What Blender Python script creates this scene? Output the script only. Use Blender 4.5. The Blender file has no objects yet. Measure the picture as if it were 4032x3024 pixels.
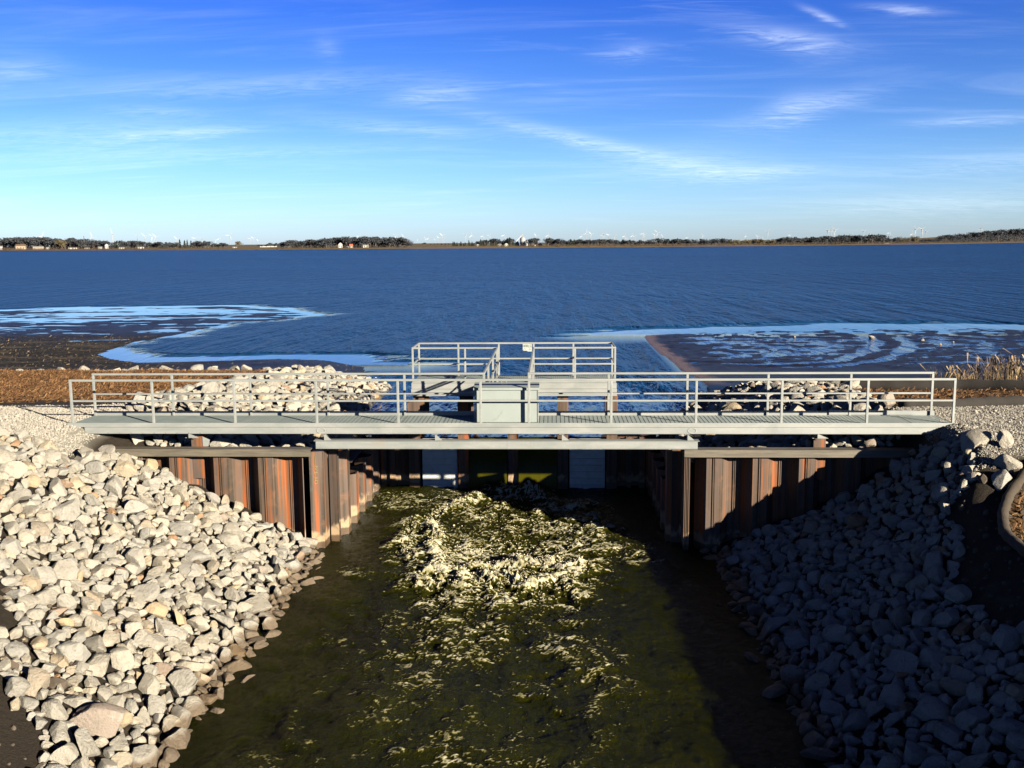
import bpy, math, random
import numpy as np
from mathutils import Vector, Matrix
random.seed(7)
rng = np.random.default_rng(11)
scene = bpy.context.scene
C = scene.collection
R = math.radians

# ------------------------------------------------------------------ camera
CAM = np.array([11.566, -23.024, 4.231])
YAW, PITCH, ROLL, FPX = -0.04179, 0.14174, -0.00732, 3900.0
_cy, _sy, _cp, _sp, _cr, _sr = (math.cos(YAW), math.sin(YAW), math.cos(PITCH), math.sin(PITCH), math.cos(ROLL), math.sin(ROLL))
FWD = np.array([_sy*_cp, _cy*_cp, -_sp]); RT0 = np.array([_cy, -_sy, 0.0]); UP0 = np.cross(RT0, FWD)
RT = _cr*RT0 + _sr*UP0; UP = -_sr*RT0 + _cr*UP0
cam_d = bpy.data.cameras.new('camera')
cam = bpy.data.objects.new('camera', cam_d)
C.objects.link(cam)
M4 = Matrix.Identity(4)
for i in range(3):
    M4[i][0], M4[i][1], M4[i][2], M4[i][3] = RT[i], UP[i], -FWD[i], CAM[i]
cam.matrix_world = M4
cam_d.sensor_width = 36.0
cam_d.lens = 36.0*FPX/4032.0
cam_d.clip_start = 0.1
cam_d.clip_end = 60000
scene.cycles.max_bounces = 8; scene.cycles.diffuse_bounces = 0; scene.cycles.glossy_bounces = 3
scene.camera = cam

def project(P):                    # world -> source pixel (4032 x 3024), depth
    d = np.atleast_2d(P) - CAM
    z = d @ FWD
    return 2016 + FPX*(d @ RT)/z, 1512 - FPX*(d @ UP)/z, z

# ------------------------------------------------------------------ sun, sky, exposure
SUN_EL, SUN_AZ = R(15.4), R(180-46.5)          # azimuth clockwise from +Y
sund = np.array([math.sin(SUN_AZ)*math.cos(SUN_EL), math.cos(SUN_AZ)*math.cos(SUN_EL), math.sin(SUN_EL)])
sl = bpy.data.lights.new('sun', 'SUN')
sl.energy = 5.0; sl.angle = R(0.5); sl.color = (1.0, 0.87, 0.69)
so = bpy.data.objects.new('sun', sl); C.objects.link(so)
so.rotation_euler = Vector(sund).to_track_quat('Z', 'Y').to_euler()
scene.view_settings.view_transform = 'Standard'
scene.view_settings.look = 'None'
scene.view_settings.exposure = 2.0
scene.view_settings.gamma = 1.0

world = bpy.data.worlds.new('World'); scene.world = world; world.use_nodes = True
world.cycles.sampling_method = 'MANUAL'; world.cycles.sample_map_resolution = 512
wt = world.node_tree; wn = wt.nodes; wl = wt.links
for n in list(wn): wn.remove(n)

class NT:                                       # terse node builder
    def __init__(s, tree): s.t = tree
    def n(s, typ, **kw):
        nd = s.t.nodes.new(typ)
        for k, v in kw.items(): setattr(nd, k, v)
        return nd
    def set(s, sock, v):
        if hasattr(v, 'is_linked') or isinstance(v, bpy.types.NodeSocket): s.t.links.new(v, sock)
        else: sock.default_value = v
    def math(s, op, a, b=0.0, c=None, clamp=False):
        nd = s.n('ShaderNodeMath', operation=op, use_clamp=clamp)
        s.set(nd.inputs[0], a); s.set(nd.inputs[1], b)
        if c is not None: s.set(nd.inputs[2], c)
        return nd.outputs[0]
    def mix(s, f, a, b, blend='MIX'):
        nd = s.n('ShaderNodeMix', data_type='RGBA', blend_type=blend)
        s.set(nd.inputs[0], f); s.set(nd.inputs[6], a if not isinstance(a, tuple) else (*a[:3], 1)); s.set(nd.inputs[7], b if not isinstance(b, tuple) else (*b[:3], 1))
        return nd.outputs[2]
    def ramp(s, f, stops, interp='LINEAR'):
        nd = s.n('ShaderNodeValToRGB'); cr = nd.color_ramp; cr.interpolation = interp
        while len(cr.elements) < len(stops): cr.elements.new(0.5)
        for e, (p, c) in zip(cr.elements, stops):
            e.position = p; e.color = (*c, 1) if len(c) == 3 else c
        s.set(nd.inputs[0], f); return nd.outputs[0]
    def noise(s, vec, scale, detail=4, rough=0.55, dist=0.0, out=0):
        nd = s.n('ShaderNodeTexNoise'); s.set(nd.inputs['Vector'], vec)
        nd.inputs['Scale'].default_value = scale; nd.inputs['Detail'].default_value = detail
        nd.inputs['Roughness'].default_value = rough; nd.inputs['Distortion'].default_value = dist
        return nd.outputs[out]
    def mapping(s, vec, scale=(1, 1, 1), loc=(0, 0, 0), rot=(0, 0, 0)):
        nd = s.n('ShaderNodeMapping'); s.set(nd.inputs[0], vec)
        nd.inputs['Location'].default_value = loc; nd.inputs['Rotation'].default_value = rot; nd.inputs['Scale'].default_value = scale
        return nd.outputs[0]
    def smooth(s, v, lo, hi):
        nd = s.n('ShaderNodeMapRange', interpolation_type='SMOOTHSTEP'); s.set(nd.inputs[0], v)
        nd.inputs[1].default_value = lo; nd.inputs[2].default_value = hi
        return nd.outputs[0]
    def attr(s, name, out='Fac'): return s.n('ShaderNodeAttribute', attribute_name=name).outputs[out]

w = NT(wt)
tc = w.n('ShaderNodeTexCoord').outputs['Generated']
sky = w.n('ShaderNodeTexSky', sky_type='NISHITA')
sky.sun_disc = False; sky.sun_elevation = SUN_EL; sky.sun_rotation = SUN_AZ
sky.air_density = 1.0; sky.dust_density = 0.3; sky.ozone_density = 3.0; sky.altitude = 0
SKYK = 0.050
sep = w.n('ShaderNodeSeparateXYZ'); wl.new(tc, sep.inputs[0])
dx, dy, dz = sep.outputs
el = w.math('ARCSINE', dz)
az = w.math('ARCTAN2', dx, dy)
# clear-sky colour: the physical sky, tinted by elevation, cut dark overhead to deepen shadows
grad = w.ramp(w.math('DIVIDE', el, math.pi/2, clamp=True), [(0.0, (0.56, 0.73, 1.22)), (0.02, (0.52, 0.71, 1.16)), (0.05, (0.40, 0.60, 1.03)), (0.08, (0.275, 0.455, 0.90)), (0.115, (0.19, 0.365, 0.86)), (0.15, (0.125, 0.285, 0.86)), (0.2, (0.042, 0.11, 0.42)), (0.32, (0.014, 0.04, 0.15)), (1.0, (0.006, 0.018, 0.065))])
skyc = w.mix(1.0, sky.outputs[0], grad, 'MULTIPLY')
bg = w.n('ShaderNodeBackground'); bg.inputs[1].default_value = SKYK
# cirrus: thin wisps stretched along a few directions
den = w.math('MAXIMUM', w.math('ADD', dz, 0.10), 0.03)
pv = w.n('ShaderNodeCombineXYZ'); wl.new(w.math('DIVIDE', dx, den), pv.inputs[0]); wl.new(w.math('DIVIDE', dy, den), pv.inputs[1])
p1 = w.mapping(pv.outputs[0], scale=(0.55, 1.9, 1), rot=(0, 0, R(-12)))
n1 = w.noise(p1, 1.15, 8, 0.62, 0.9)
p2 = w.mapping(pv.outputs[0], scale=(0.9, 4.5, 1), rot=(0, 0, R(14)), loc=(3.1, 1.7, 0))
n2 = w.noise(p2, 1.6, 8, 0.65, 0.7)
big = w.smooth(w.noise(pv.outputs[0], 0.45, 2, 0.5), 0.38, 0.68)
veil = w.math('MULTIPLY', w.smooth(n1, 0.44, 0.92), 0.24)
wisp = w.math('MULTIPLY', w.math('MULTIPLY', w.smooth(n2, 0.52, 0.84), big), 0.22)
cl = w.math('ADD', veil, wisp)
det = w.noise(w.mapping(pv.outputs[0], scale=(1, 2.6, 1), rot=(0, 0, R(-20))), 5.0, 7, 0.64, 1.4)
def streak(px, py, ln, wd, ang, amp):           # one named cirrus streak at a sky direction (source pixel -> az / el)
    d = FWD + RT*(px-2016)/FPX + UP*(1512-py)/FPX; d = d/np.linalg.norm(d)
    a0, e0 = math.atan2(d[0], d[1]), math.asin(d[2])
    ca, sa = math.cos(R(ang)), math.sin(R(ang))
    u = w.math('SUBTRACT', az, a0); v = w.math('SUBTRACT', el, e0)
    wob = w.math('MULTIPLY', w.math('SUBTRACT', det, 0.5), wd/FPX*1.6)
    s_ = w.math('DIVIDE', w.math('ADD', w.math('MULTIPLY', u, ca), w.math('MULTIPLY', v, sa)), ln/FPX)
    t_ = w.math('DIVIDE', w.math('ADD', w.math('ADD', w.math('MULTIPLY', v, ca), w.math('MULTIPLY', u, -sa)), wob), wd/FPX)
    g = w.math('ADD', w.math('MULTIPLY', s_, s_), w.math('MULTIPLY', t_, t_))
    e = w.math('EXPONENT', w.math('MULTIPLY', g, -1.0))
    return w.math('MULTIPLY', w.math('MULTIPLY', e, w.smooth(det, 0.18, 0.80)), amp*0.95)
for a in [(2330, 560, 420, 26, -13, .55), (2720, 640, 320, 60, -4, .35), (3100, 150, 200, 34, -12, .6), (3170, 420, 260, 40, 12, .34), (3130, 425, 90, 60, 15, .28),
          (720, 525, 230, 18, 6, .5), (380, 520, 420, 60, 3, .28), (1720, 365, 160, 34, 3, .4), (3240, 62, 70, 12, -26, .55), (3560, 35, 120, 15, -8, .5),
          (2480, 200, 110, 32, 4, .28), (1290, 190, 40, 50, 30, .18), (3860, 470, 220, 16, 0, .35), (3700, 800, 420, 60, 2, .32), (620, 435, 170, 20, 0, .25),
          (60, 270, 150, 36, 5, .28), (1050, 330, 600, 40, 4, .22), (1560, 500, 300, 26, -4, .3), (900, 600, 700, 30, 3, .2), (3880, 640, 330, 34, 2, .25), (2950, 680, 280, 24, 3, .3)]:
    cl = w.math('ADD', cl, streak(*a))
cl = w.math('MULTIPLY', cl, w.smooth(dz, -0.01, 0.05), clamp=True)
withc = w.mix(w.math('MULTIPLY', cl, 0.62), skyc, (7.6, 8.2, 8.6))
wl.new(withc, bg.inputs[0])
wo = w.n('ShaderNodeOutputWorld'); wl.new(bg.outputs[0], wo.inputs[0])

# ------------------------------------------------------------------ numpy noise
def _hash(ix, iy, iz, seed):
    h = (ix.astype(np.int64)*374761393 + iy.astype(np.int64)*668265263 + iz.astype(np.int64)*2147483647 + seed*1274126177) & 0xffffffff
    h = ((h ^ (h >> 13))*1274126177) & 0xffffffff
    h = ((h ^ (h >> 16))*2246822519) & 0xffffffff
    return ((h ^ (h >> 15)) & 0xffff)/65535.0
def vnoise(x, y, z=None, seed=0):
    if z is None: z = np.zeros_like(x)
    x0, y0, z0 = np.floor(x), np.floor(y), np.floor(z)
    fx, fy, fz = x-x0, y-y0, z-z0
    fx, fy, fz = [f*f*f*(f*(f*6-15)+10) for f in (fx, fy, fz)]
    o = 0
    for a in (0, 1):
        for b in (0, 1):
            for c in (0, 1):
                wgt = (fx if a else 1-fx)*(fy if b else 1-fy)*(fz if c else 1-fz)
                o = o + wgt*_hash(x0+a, y0+b, z0+c, seed)
    return o*2-1
def fbm(x, y, z=None, oct=5, gain=0.5, seed=0, ridged=False):
    o = 0; amp = 1; tot = 0; f = 1.0
    for i in range(oct):
        v = vnoise(x*f+i*17.3, y*f-i*9.1, None if z is None else z*f, seed+i*31)
        if ridged: v = 1-2*np.abs(v)
        o = o+v*amp; tot += amp; amp *= gain; f *= 2.03
    return o/tot
def sstep(v, lo, hi):
    t = np.clip((v-lo)/(hi-lo), 0, 1); return t*t*(3-2*t)
def interp(v, pts):
    return np.interp(v, [p[0] for p in pts], [p[1] for p in pts])
def poly_sd(X, Y, P):                            # signed distance, positive inside
    P = np.array(P, float); n = len(P)
    d2 = np.full(X.shape, 1e18); ins = np.zeros(X.shape, bool)
    for i in range(n):
        ax, ay = P[i]; bx, by = P[(i+1) % n]
        ex, ey = bx-ax, by-ay
        t = np.clip(((X-ax)*ex+(Y-ay)*ey)/(ex*ex+ey*ey+1e-12), 0, 1)
        d2 = np.minimum(d2, (X-ax-t*ex)**2+(Y-ay-t*ey)**2)
        c = (ay > Y) != (by > Y)
        with np.errstate(divide='ignore', invalid='ignore'):
            ins ^= c & (X < (bx-ax)*(Y-ay)/(by-ay+1e-12)+ax)
    return np.where(ins, 1, -1)*np.sqrt(d2)
def line_d(X, Y, P):                             # distance to polyline
    d2 = np.full(X.shape, 1e18)
    for (ax, ay), (bx, by) in zip(P[:-1], P[1:]):
        ex, ey = bx-ax, by-ay
        t = np.clip(((X-ax)*ex+(Y-ay)*ey)/(ex*ex+ey*ey+1e-12), 0, 1)
        d2 = np.minimum(d2, (X-ax-t*ex)**2+(Y-ay-t*ey)**2)
    return np.sqrt(d2)

# ------------------------------------------------------------------ scene helpers
def link(o, parent=None):
    C.objects.link(o)
    if parent is not None: o.parent = parent
    return o
def tag(o, label=None, cat=None, group=None, kind=None):
    if label: o['label'] = label
    if cat: o['category'] = cat
    if group: o['group'] = group
    if kind: o['kind'] = kind
    return o
def empty(name, loc, label, cat, group=None, rz=0.0):
    o = bpy.data.objects.new(name, None); o.empty_display_size = 0.2
    C.objects.link(o); o.location = loc; o.rotation_euler = (0, 0, rz)
    return tag(o, label, cat, group)
def mesh_np(name, V, F, mat, parent=None, smooth=False, attrs=None):
    V = np.asarray(V, np.float32); F = np.asarray(F, np.int32)
    me = bpy.data.meshes.new(name)
    me.vertices.add(len(V)); me.vertices.foreach_set('co', V.ravel())
    k = F.shape[1]
    me.loops.add(F.size); me.loops.foreach_set('vertex_index', F.ravel())
    me.polygons.add(len(F)); me.polygons.foreach_set('loop_start', np.arange(0, F.size, k, dtype=np.int32))
    me.polygons.foreach_set('loop_total', np.full(len(F), k, np.int32))
    me.update(calc_edges=True); me.validate()
    me.polygons.foreach_set('use_smooth', np.full(len(me.polygons), smooth))
    for an, av in (attrs or {}).items():
        at = me.attributes.new(an, 'FLOAT', 'POINT'); at.data.foreach_set('value', np.asarray(av, np.float32).ravel())
    if mat: me.materials.append(mat)
    o = bpy.data.objects.new(name, me)
    return link(o, parent)
def grid_faces(nx, ny):
    i = np.arange(nx-1)[None, :]; j = np.arange(ny-1)[:, None]
    a = (j*nx+i).ravel()
    return np.stack([a, a+1, a+nx+1, a+nx], 1)
def grid_mesh(name, xs, ys, zf, mat, attrs=None, smooth=True, keep=None):
    X, Y = np.meshgrid(xs, ys); Z = zf if isinstance(zf, np.ndarray) else zf(X, Y)
    F = grid_faces(len(xs), len(ys))
    if keep is not None: F = F[keep.ravel()[F].any(1)]
    return mesh_np(name, np.stack([X.ravel(), Y.ravel(), Z.ravel()], 1), F, mat, smooth=smooth, attrs={k: v.ravel() for k, v in (attrs or {}).items()})

class MB:                                        # collects boxes, bars, prisms into ONE mesh
    def __init__(s): s.v = []; s.f = []
    def add(s, vs, fs):
        o = len(s.v); s.v += [tuple(v) for v in vs]; s.f += [tuple(i+o for i in f) for f in fs]; return s
    def box(s, x0, x1, y0, y1, z0, z1):
        return s.add([(x0, y0, z0), (x1, y0, z0), (x1, y1, z0), (x0, y1, z0), (x0, y0, z1), (x1, y0, z1), (x1, y1, z1), (x0, y1, z1)],
                     [(0, 3, 2, 1), (4, 5, 6, 7), (0, 1, 5, 4), (1, 2, 6, 5), (2, 3, 7, 6), (3, 0, 4, 7)])
    def bar(s, p, q, w, h=None, up=(0, 0, 1)):   # rectangular bar p -> q
        h = h or w; p = Vector(p); q = Vector(q); d = (q-p).normalized(); u = Vector(up)
        if abs(d.dot(u)) > 0.98: u = Vector((0, 1, 0))
        a = d.cross(u).normalized(); b = a.cross(d).normalized()
        a = a*(w/2); b = b*(h/2)
        return s.add([p-a-b, p+a-b, p+a+b, p-a+b, q-a-b, q+a-b, q+a+b, q-a+b],
                     [(0, 3, 2, 1), (4, 5, 6, 7), (0, 1, 5, 4), (1, 2, 6, 5), (2, 3, 7, 6), (3, 0, 4, 7)])
    def tube(s, pts, rad, n=10, caps=True):
        pts = [Vector(p) for p in pts]; rs = rad if isinstance(rad, (list, tuple)) else [rad]*len(pts)
        o = len(s.v)
        for i, p in enumerate(pts):
            d = (pts[min(i+1, len(pts)-1)]-pts[max(i-1, 0)]).normalized()
            u = Vector((0, 0, 1)) if abs(d.z) < 0.9 else Vector((0, 1, 0))
            a = d.cross(u).normalized(); b = a.cross(d)
            for k in range(n):
                t = 2*math.pi*k/n; s.v.append(tuple(p+a*(rs[i]*math.cos(t))+b*(rs[i]*math.sin(t))))
        for i in range(len(pts)-1):
            for k in range(n):
                s.f.append((o+i*n+k, o+i*n+(k+1) % n, o+(i+1)*n+(k+1) % n, o+(i+1)*n+k))
        if caps:
            s.f.append(tuple(o+k for k in range(n))[::-1]); s.f.append(tuple(o+(len(pts)-1)*n+k for k in range(n)))
        return s
    def prism(s, prof, z0, z1):                  # closed xy outline extruded in z
        n = len(prof)
        return s.add([(x, y, z0) for x, y in prof]+[(x, y, z1) for x, y in prof],
                     [tuple(range(n))[::-1], tuple(range(n, 2*n))]+[(i, (i+1) % n, n+(i+1) % n, n+i) for i in range(n)])
    def xprism(s, prof, x0, x1):                 # closed yz outline extruded in x
        n = len(prof)
        return s.add([(x0, y, z) for y, z in prof]+[(x1, y, z) for y, z in prof],
                     [tuple(range(n)), tuple(range(n, 2*n))[::-1]]+[((i+1) % n, i, n+i, n+(i+1) % n) for i in range(n)])
    def build(s, name, mat, parent=None, smooth=False, bevel=0.0):
        me = bpy.data.meshes.new(name); me.from_pydata(s.v, [], s.f); me.update()
        if mat: me.materials.append(mat)
        if smooth: me.polygons.foreach_set('use_smooth', [True]*len(me.polygons))
        o = bpy.data.objects.new(name, me)
        if bevel:
            m = o.modifiers.new('bevel', 'BEVEL'); m.width = bevel; m.segments = 2; m.limit_method = 'ANGLE'
        return link(o, parent)

# ------------------------------------------------------------------ materials
def mat_new(name):
    m = bpy.data.materials.new(name); m.use_nodes = True
    t = NT(m.node_tree); b = m.node_tree.nodes['Principled BSDF']
    return m, t, b
def bump(t, b, h, strength, dist):
    bn = t.n('ShaderNodeBump'); bn.inputs['Strength'].default_value = strength; bn.inputs['Distance'].default_value = dist
    t.set(bn.inputs['Height'], h); t.set(b.inputs['Normal'], bn.outputs[0])
def objco(t): return t.n('ShaderNodeTexCoord').outputs['Object']
def pos(t): return t.n('ShaderNodeNewGeometry').outputs['Position']

def simple(name, col, rough=0.7, metal=0.0, var=0.15, scale=6.0, bmp=0.0, spec=0.5):
    m, t, b = mat_new(name)
    n = t.noise(pos(t), scale, 5, 0.6)
    c = t.mix(n, tuple(max(0, x*(1-var*1.6)) for x in col), tuple(x*(1+var*1.2) for x in col))
    t.set(b.inputs['Base Color'], c); b.inputs['Roughness'].default_value = rough; b.inputs['Metallic'].default_value = metal
    b.inputs['Specular IOR Level'].default_value = spec
    if bmp: bump(t, b, t.noise(pos(t), scale*4, 4), 0.5, bmp)
    return m

def galv():
    m, t, b = mat_new('galvanised_steel')
    p = pos(t)
    sp = t.n('ShaderNodeTexVoronoi'); t.set(sp.inputs['Vector'], p); sp.inputs['Scale'].default_value = 22
    big = t.noise(t.mapping(p, scale=(0.7, 1, 2.5)), 1.3, 6, 0.65, 0.6)
    c = t.mix(t.smooth(big, 0.3, 0.72), (0.1598, 0.1772, 0.1705), (0.2163, 0.2271, 0.2163))
    c = t.mix(t.math('MULTIPLY', sp.outputs['Color'], 0.22), c, (0.1382, 0.1598, 0.1646))
    st = t.noise(t.mapping(p, scale=(9, 9, 0.9)), 1.0, 5, 0.7)
    c = t.mix(t.math('MULTIPLY', t.smooth(st, 0.60, 0.74), 0.5), c, (0.1165, 0.1256, 0.1165))
    rs = t.noise(p, 0.75, 3, 0.5)
    c = t.mix(t.math('MULTIPLY', t.smooth(rs, 0.70, 0.80), 0.45), c, (0.2163, 0.1598, 0.0997))
    t.set(b.inputs['Base Color'], c); b.inputs['Metallic'].default_value = 0.2
    t.set(b.inputs['Roughness'], t.math('ADD', t.math('MULTIPLY', big, 0.25), 0.38))
    bump(t, b, t.noise(p, 30, 3), 0.15, 0.004)
    return m
GALV = galv()
GRATEM = simple('grating_steel', (0.105, 0.128, 0.124), rough=0.5, metal=0.2, var=0.2, scale=3)

def rust(name, dark=1.0):
    m, t, b = mat_new(name)
    p = pos(t)
    oi = t.n('ShaderNodeObjectInfo').outputs['Random']
    geo = t.n('ShaderNodeNewGeometry')
    # flat faces differ: hue picked per face direction and sheet
    off = t.n('ShaderNodeCombineXYZ'); t.set(off.inputs[0], t.math('MULTIPLY', oi, 37.0)); t.set(off.inputs[1], t.math('MULTIPLY', oi, 11.0))
    va = t.n('ShaderNodeVectorMath', operation='ADD'); t.set(va.inputs[0], p); t.set(va.inputs[1], off.outputs[0])
    st = t.noise(t.mapping(va.outputs[0], scale=(7.0, 7.0, 0.16)), 1.0, 5, 0.55)
    bl = t.noise(va.outputs[0], 2.2, 6, 0.65, 0.4)
    c = t.ramp(st, [(0.36, (0.020*dark, 0.016*dark, 0.011*dark)), (0.45, (0.052*dark, 0.032*dark, 0.019*dark)), (0.51, (0.056*dark, 0.044*dark, 0.038*dark)), (0.565, (0.090*dark, 0.040*dark, 0.016*dark)), (0.64, (0.19*dark, 0.050*dark, 0.011*dark))])
    c = t.mix(t.math('MULTIPLY', t.smooth(bl, 0.50, 0.72), 0.65), c, (0.11*dark, 0.055*dark, 0.028*dark))
    c = t.mix(t.math('MULTIPLY', t.smooth(bl, 0.46, 0.26), 0.55), c, (0.055*dark, 0.045*dark, 0.035*dark))
    sp = t.noise(va.outputs[0], 16, 4, 0.7)
    c = t.mix(t.math('MULTIPLY', t.smooth(sp, 0.70, 0.76), 0.6), c, (0.30, 0.24, 0.19))
    # pale dried silt line and a dark wet band just above the water
    sz = t.n('ShaderNodeSeparateXYZ'); t.set(sz.inputs[0], p)
    zz = t.math('ADD', sz.outputs[2], t.math('MULTIPLY', t.math('SUBTRACT', t.noise(t.mapping(va.outputs[0], scale=(4, 4, 2)), 1.6, 4), 0.5), 0.55))
    silt = t.math('MULTIPLY', t.smooth(zz, -2.62, -2.78), t.smooth(bl, 0.36, 0.55))
    c = t.mix(t.math('MULTIPLY', silt, 0.8), c, (0.26, 0.19, 0.115))
    zw = t.math('ADD', sz.outputs[2], t.math('MULTIPLY', t.math('SUBTRACT', bl, 0.5), 0.12))
    wet = t.smooth(zw, -2.90, -2.95)
    c = t.mix(t.math('MULTIPLY', wet, 0.85), c, (0.045, 0.03, 0.018))
    t.set(b.inputs['Base Color'], c)
    t.set(b.inputs['Roughness'], t.math('SUBTRACT', 0.72, t.math('MULTIPLY', wet, 0.4)))
    b.inputs['Specular IOR Level'].default_value = 0.35
    bump(t, b, t.noise(p, 40, 4, 0.7), 0.35, 0.006)
    return m
RUST = rust('rusty_steel')
RUSTD = rust('dark_mill_steel', 0.62)
def cap_steel():
    m, t, b = mat_new('weathered_channel_steel')
    p = pos(t)
    a = t.noise(t.mapping(p, scale=(0.5, 3, 6)), 2.0, 6, 0.65)
    c = t.ramp(a, [(0.3, (0.0378, 0.0319, 0.0244)), (0.5, (0.0720, 0.0643, 0.0471)), (0.62, (0.0947, 0.0833, 0.0606)), (0.72, (0.1136, 0.0643, 0.0341))])
    sp = t.noise(p, 12, 4, 0.7)
    c = t.mix(t.math('MULTIPLY', t.smooth(sp, 0.68, 0.76), 0.7), c, (0.1705, 0.1364, 0.0909))
    t.set(b.inputs['Base Color'], c); b.inputs['Roughness'].default_value = 0.6
    bump(t, b, sp, 0.3, 0.006)
    return m
CAPST = cap_steel()

def rock_mat():
    m, t, b = mat_new('limestone')
    oc = objco(t); p = pos(t)
    rv = t.attr('tint'); oi = t.n('ShaderNodeObjectInfo').outputs['Random']
    rnd = t.math('FRACT', t.math('ADD', rv, oi))
    n1 = t.noise(p, 5.0, 8, 0.68, 0.3); n2 = t.noise(p, 22.0, 6, 0.7)
    c = t.ramp(rnd, [(0.0, (0.2768, 0.2576, 0.2099)), (0.35, (0.2480, 0.2359, 0.2004)), (0.62, (0.2195, 0.2174, 0.1957)), (0.86, (0.2672, 0.2386, 0.1813)), (0.9, (0.2863, 0.2242, 0.1383)), (0.955, (0.1908, 0.1860, 0.1718)), (0.985, (0.2480, 0.1527, 0.0859))], 'LINEAR')
    c = t.mix(t.math('MULTIPLY', t.smooth(n1, 0.50, 0.68), 0.58), c, (0.1431, 0.1315, 0.1023))
    c = t.mix(t.math('MULTIPLY', t.smooth(n1, 0.45, 0.28), 0.6), c, (0.3148, 0.3006, 0.2624))
    c = t.mix(t.math('MULTIPLY', t.smooth(n2, 0.55, 0.72), 0.42), c, (0.1193, 0.1076, 0.0811))
    pit = t.n('ShaderNodeTexVoronoi'); t.set(pit.inputs['Vector'], p); pit.inputs['Scale'].default_value = 9.0
    c = t.mix(t.math('MULTIPLY', t.math('MULTIPLY', t.smooth(pit.outputs['Distance'], 0.22, 0.10), t.smooth(n1, 0.50, 0.60)), 0.6), c, (0.0763, 0.0668, 0.0477))
    sz = t.n('ShaderNodeSeparateXYZ'); t.set(sz.inputs[0], p)
    down = t.smooth(sz.outputs[1], 0.3, -0.3)    # the tail-water side only
    wet = t.math('MULTIPLY', t.smooth(t.math('ADD', sz.outputs[2], t.math('MULTIPLY', n1, 0.2)), -2.76, -2.88), down)
    c = t.mix(t.math('MULTIPLY', wet, 0.78), c, (0.0716, 0.0450, 0.0218))
    t.set(b.inputs['Base Color'], c)
    t.set(b.inputs['Roughness'], t.math('SUBTRACT', 0.88, t.math('MULTIPLY', wet, 0.45)))
    b.inputs['Specular IOR Level'].default_value = 0.25
    bump(t, b, t.math('ADD', t.noise(p, 11.0, 8, 0.7), t.math('MULTIPLY', n2, 0.6)), 0.9, 0.05)
    return m
ROCK = rock_mat()

def ground_mat():
    m, t, b = mat_new('ground_soil')
    p = pos(t)
    n1 = t.noise(p, 1.4, 7, 0.65); n2 = t.noise(p, 14.0, 6, 0.7)
    soil = t.mix(n2, (0.0092, 0.0070, 0.0054), (0.0303, 0.0244, 0.0173))
    soil = t.mix(t.math('MULTIPLY', t.smooth(n1, 0.52, 0.7), 0.7), soil, (0.0531, 0.0427, 0.0287))
    stw = t.mix(t.noise(t.mapping(p, scale=(8, 22, 8)), 1.5, 6, 0.7), (0.0406, 0.0222, 0.0092), (0.1624, 0.0952, 0.0406))
    mud = t.mix(n2, (0.0045, 0.0046, 0.0045), (0.0150, 0.0135, 0.0110))
    mud = t.mix(t.math('MULTIPLY', t.smooth(t.noise(t.mapping(p, scale=(0.25, 1, 1)), 1.1, 6, 0.65), 0.5, 0.66), t.attr('dry')), mud, (0.0606, 0.0466, 0.0287))
    gr = t.mix(t.noise(p, 60, 3), (0.1381, 0.1321, 0.1098), (0.2354, 0.2235, 0.1866))
    grass = t.mix(t.noise(p, 0.4, 5), (0.0649, 0.0488, 0.0244), (0.1218, 0.0936, 0.0488))
    c = t.mix(t.attr('mud'), soil, mud)
    c = t.mix(t.attr('straw'), c, stw)
    c = t.mix(t.attr('gravel'), c, gr)
    c = t.mix(t.attr('field'), c, grass)
    c = t.mix(t.attr('sand'), c, (0.1218, 0.0774, 0.0488))
    t.set(b.inputs['Base Color'], c)
    wetm = t.math('MULTIPLY', t.attr('mud'), t.math('SUBTRACT', 1.0, t.attr('dry')))
    t.set(b.inputs['Roughness'], t.math('SUBTRACT', 0.9, t.math('MULTIPLY', wetm, 0.56)))
    t.set(b.inputs['Specular IOR Level'], t.math('ADD', 0.16, t.math('MULTIPLY', wetm, 0.22)))
    bump(t, b, t.math('ADD', n2, t.math('MULTIPLY', t.noise(p, 45, 5, 0.7), 0.7)), 0.9, 0.05)
    return m
GROUND = ground_mat()

# ------------------------------------------------------------------ ground
LEFT_LAND = [(-300, -60), (-300, 60), (-120, 62), (-60, 63), (-38.7, 65.2), (-35.6, 67.5), (-27.7, 69.6), (-19.5, 70.8), (-13.4, 66), (-8.65, 58.8), (-9.3, 53.8), (-12.6, 50.3), (-13, 41.3), (-13.8, 35.8), (-13, 29.5), (-11.4, 27.3), (-9.2, 25.6), (-5.9, 26.2), (-2.6, 27.1), (0, 26.5), (2.6, 23.6), (3.1, 21), (4.6, 16.7), (4.5, 13.8), (4.6, 10.9), (5.0, 7.5), (6.0, 6.3), (6.0, -60)]
RIGHT_LAND = [(14.67, -60), (14.67, 6.3), (15.6, 8.5), (16.8, 12), (17.4, 14.5), (17.9, 17.6), (17.4, 22), (17.4, 24.8), (17.1, 29.9), (17, 34.8), (17.24, 39.2), (18.5, 40), (23.8, 42.2), (30.6, 44.3), (36.9, 44.6), (44, 42.5), (60, 40), (110, 44), (300, 50), (300, -60)]
RUT1 = [(18.04, 25.0), (21.54, 24.2), (25.18, 25.38), (27.98, 29.43), (30.11, 34.22), (30.85, 38.76), (30.08, 43.5)]
RUT2 = [(21.18, 23.0), (24.58, 23.4), (27.69, 26.0), (30.3, 30.3), (31.9, 34.18), (32.4, 37.5)]
RUT3 = [(37.0, 44.5), (36.2, 39.5), (38, 36.0), (43, 33.2), (52, 31.0)]
LAKE_Z, TAIL_Z = -1.60, -3.10
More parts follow.
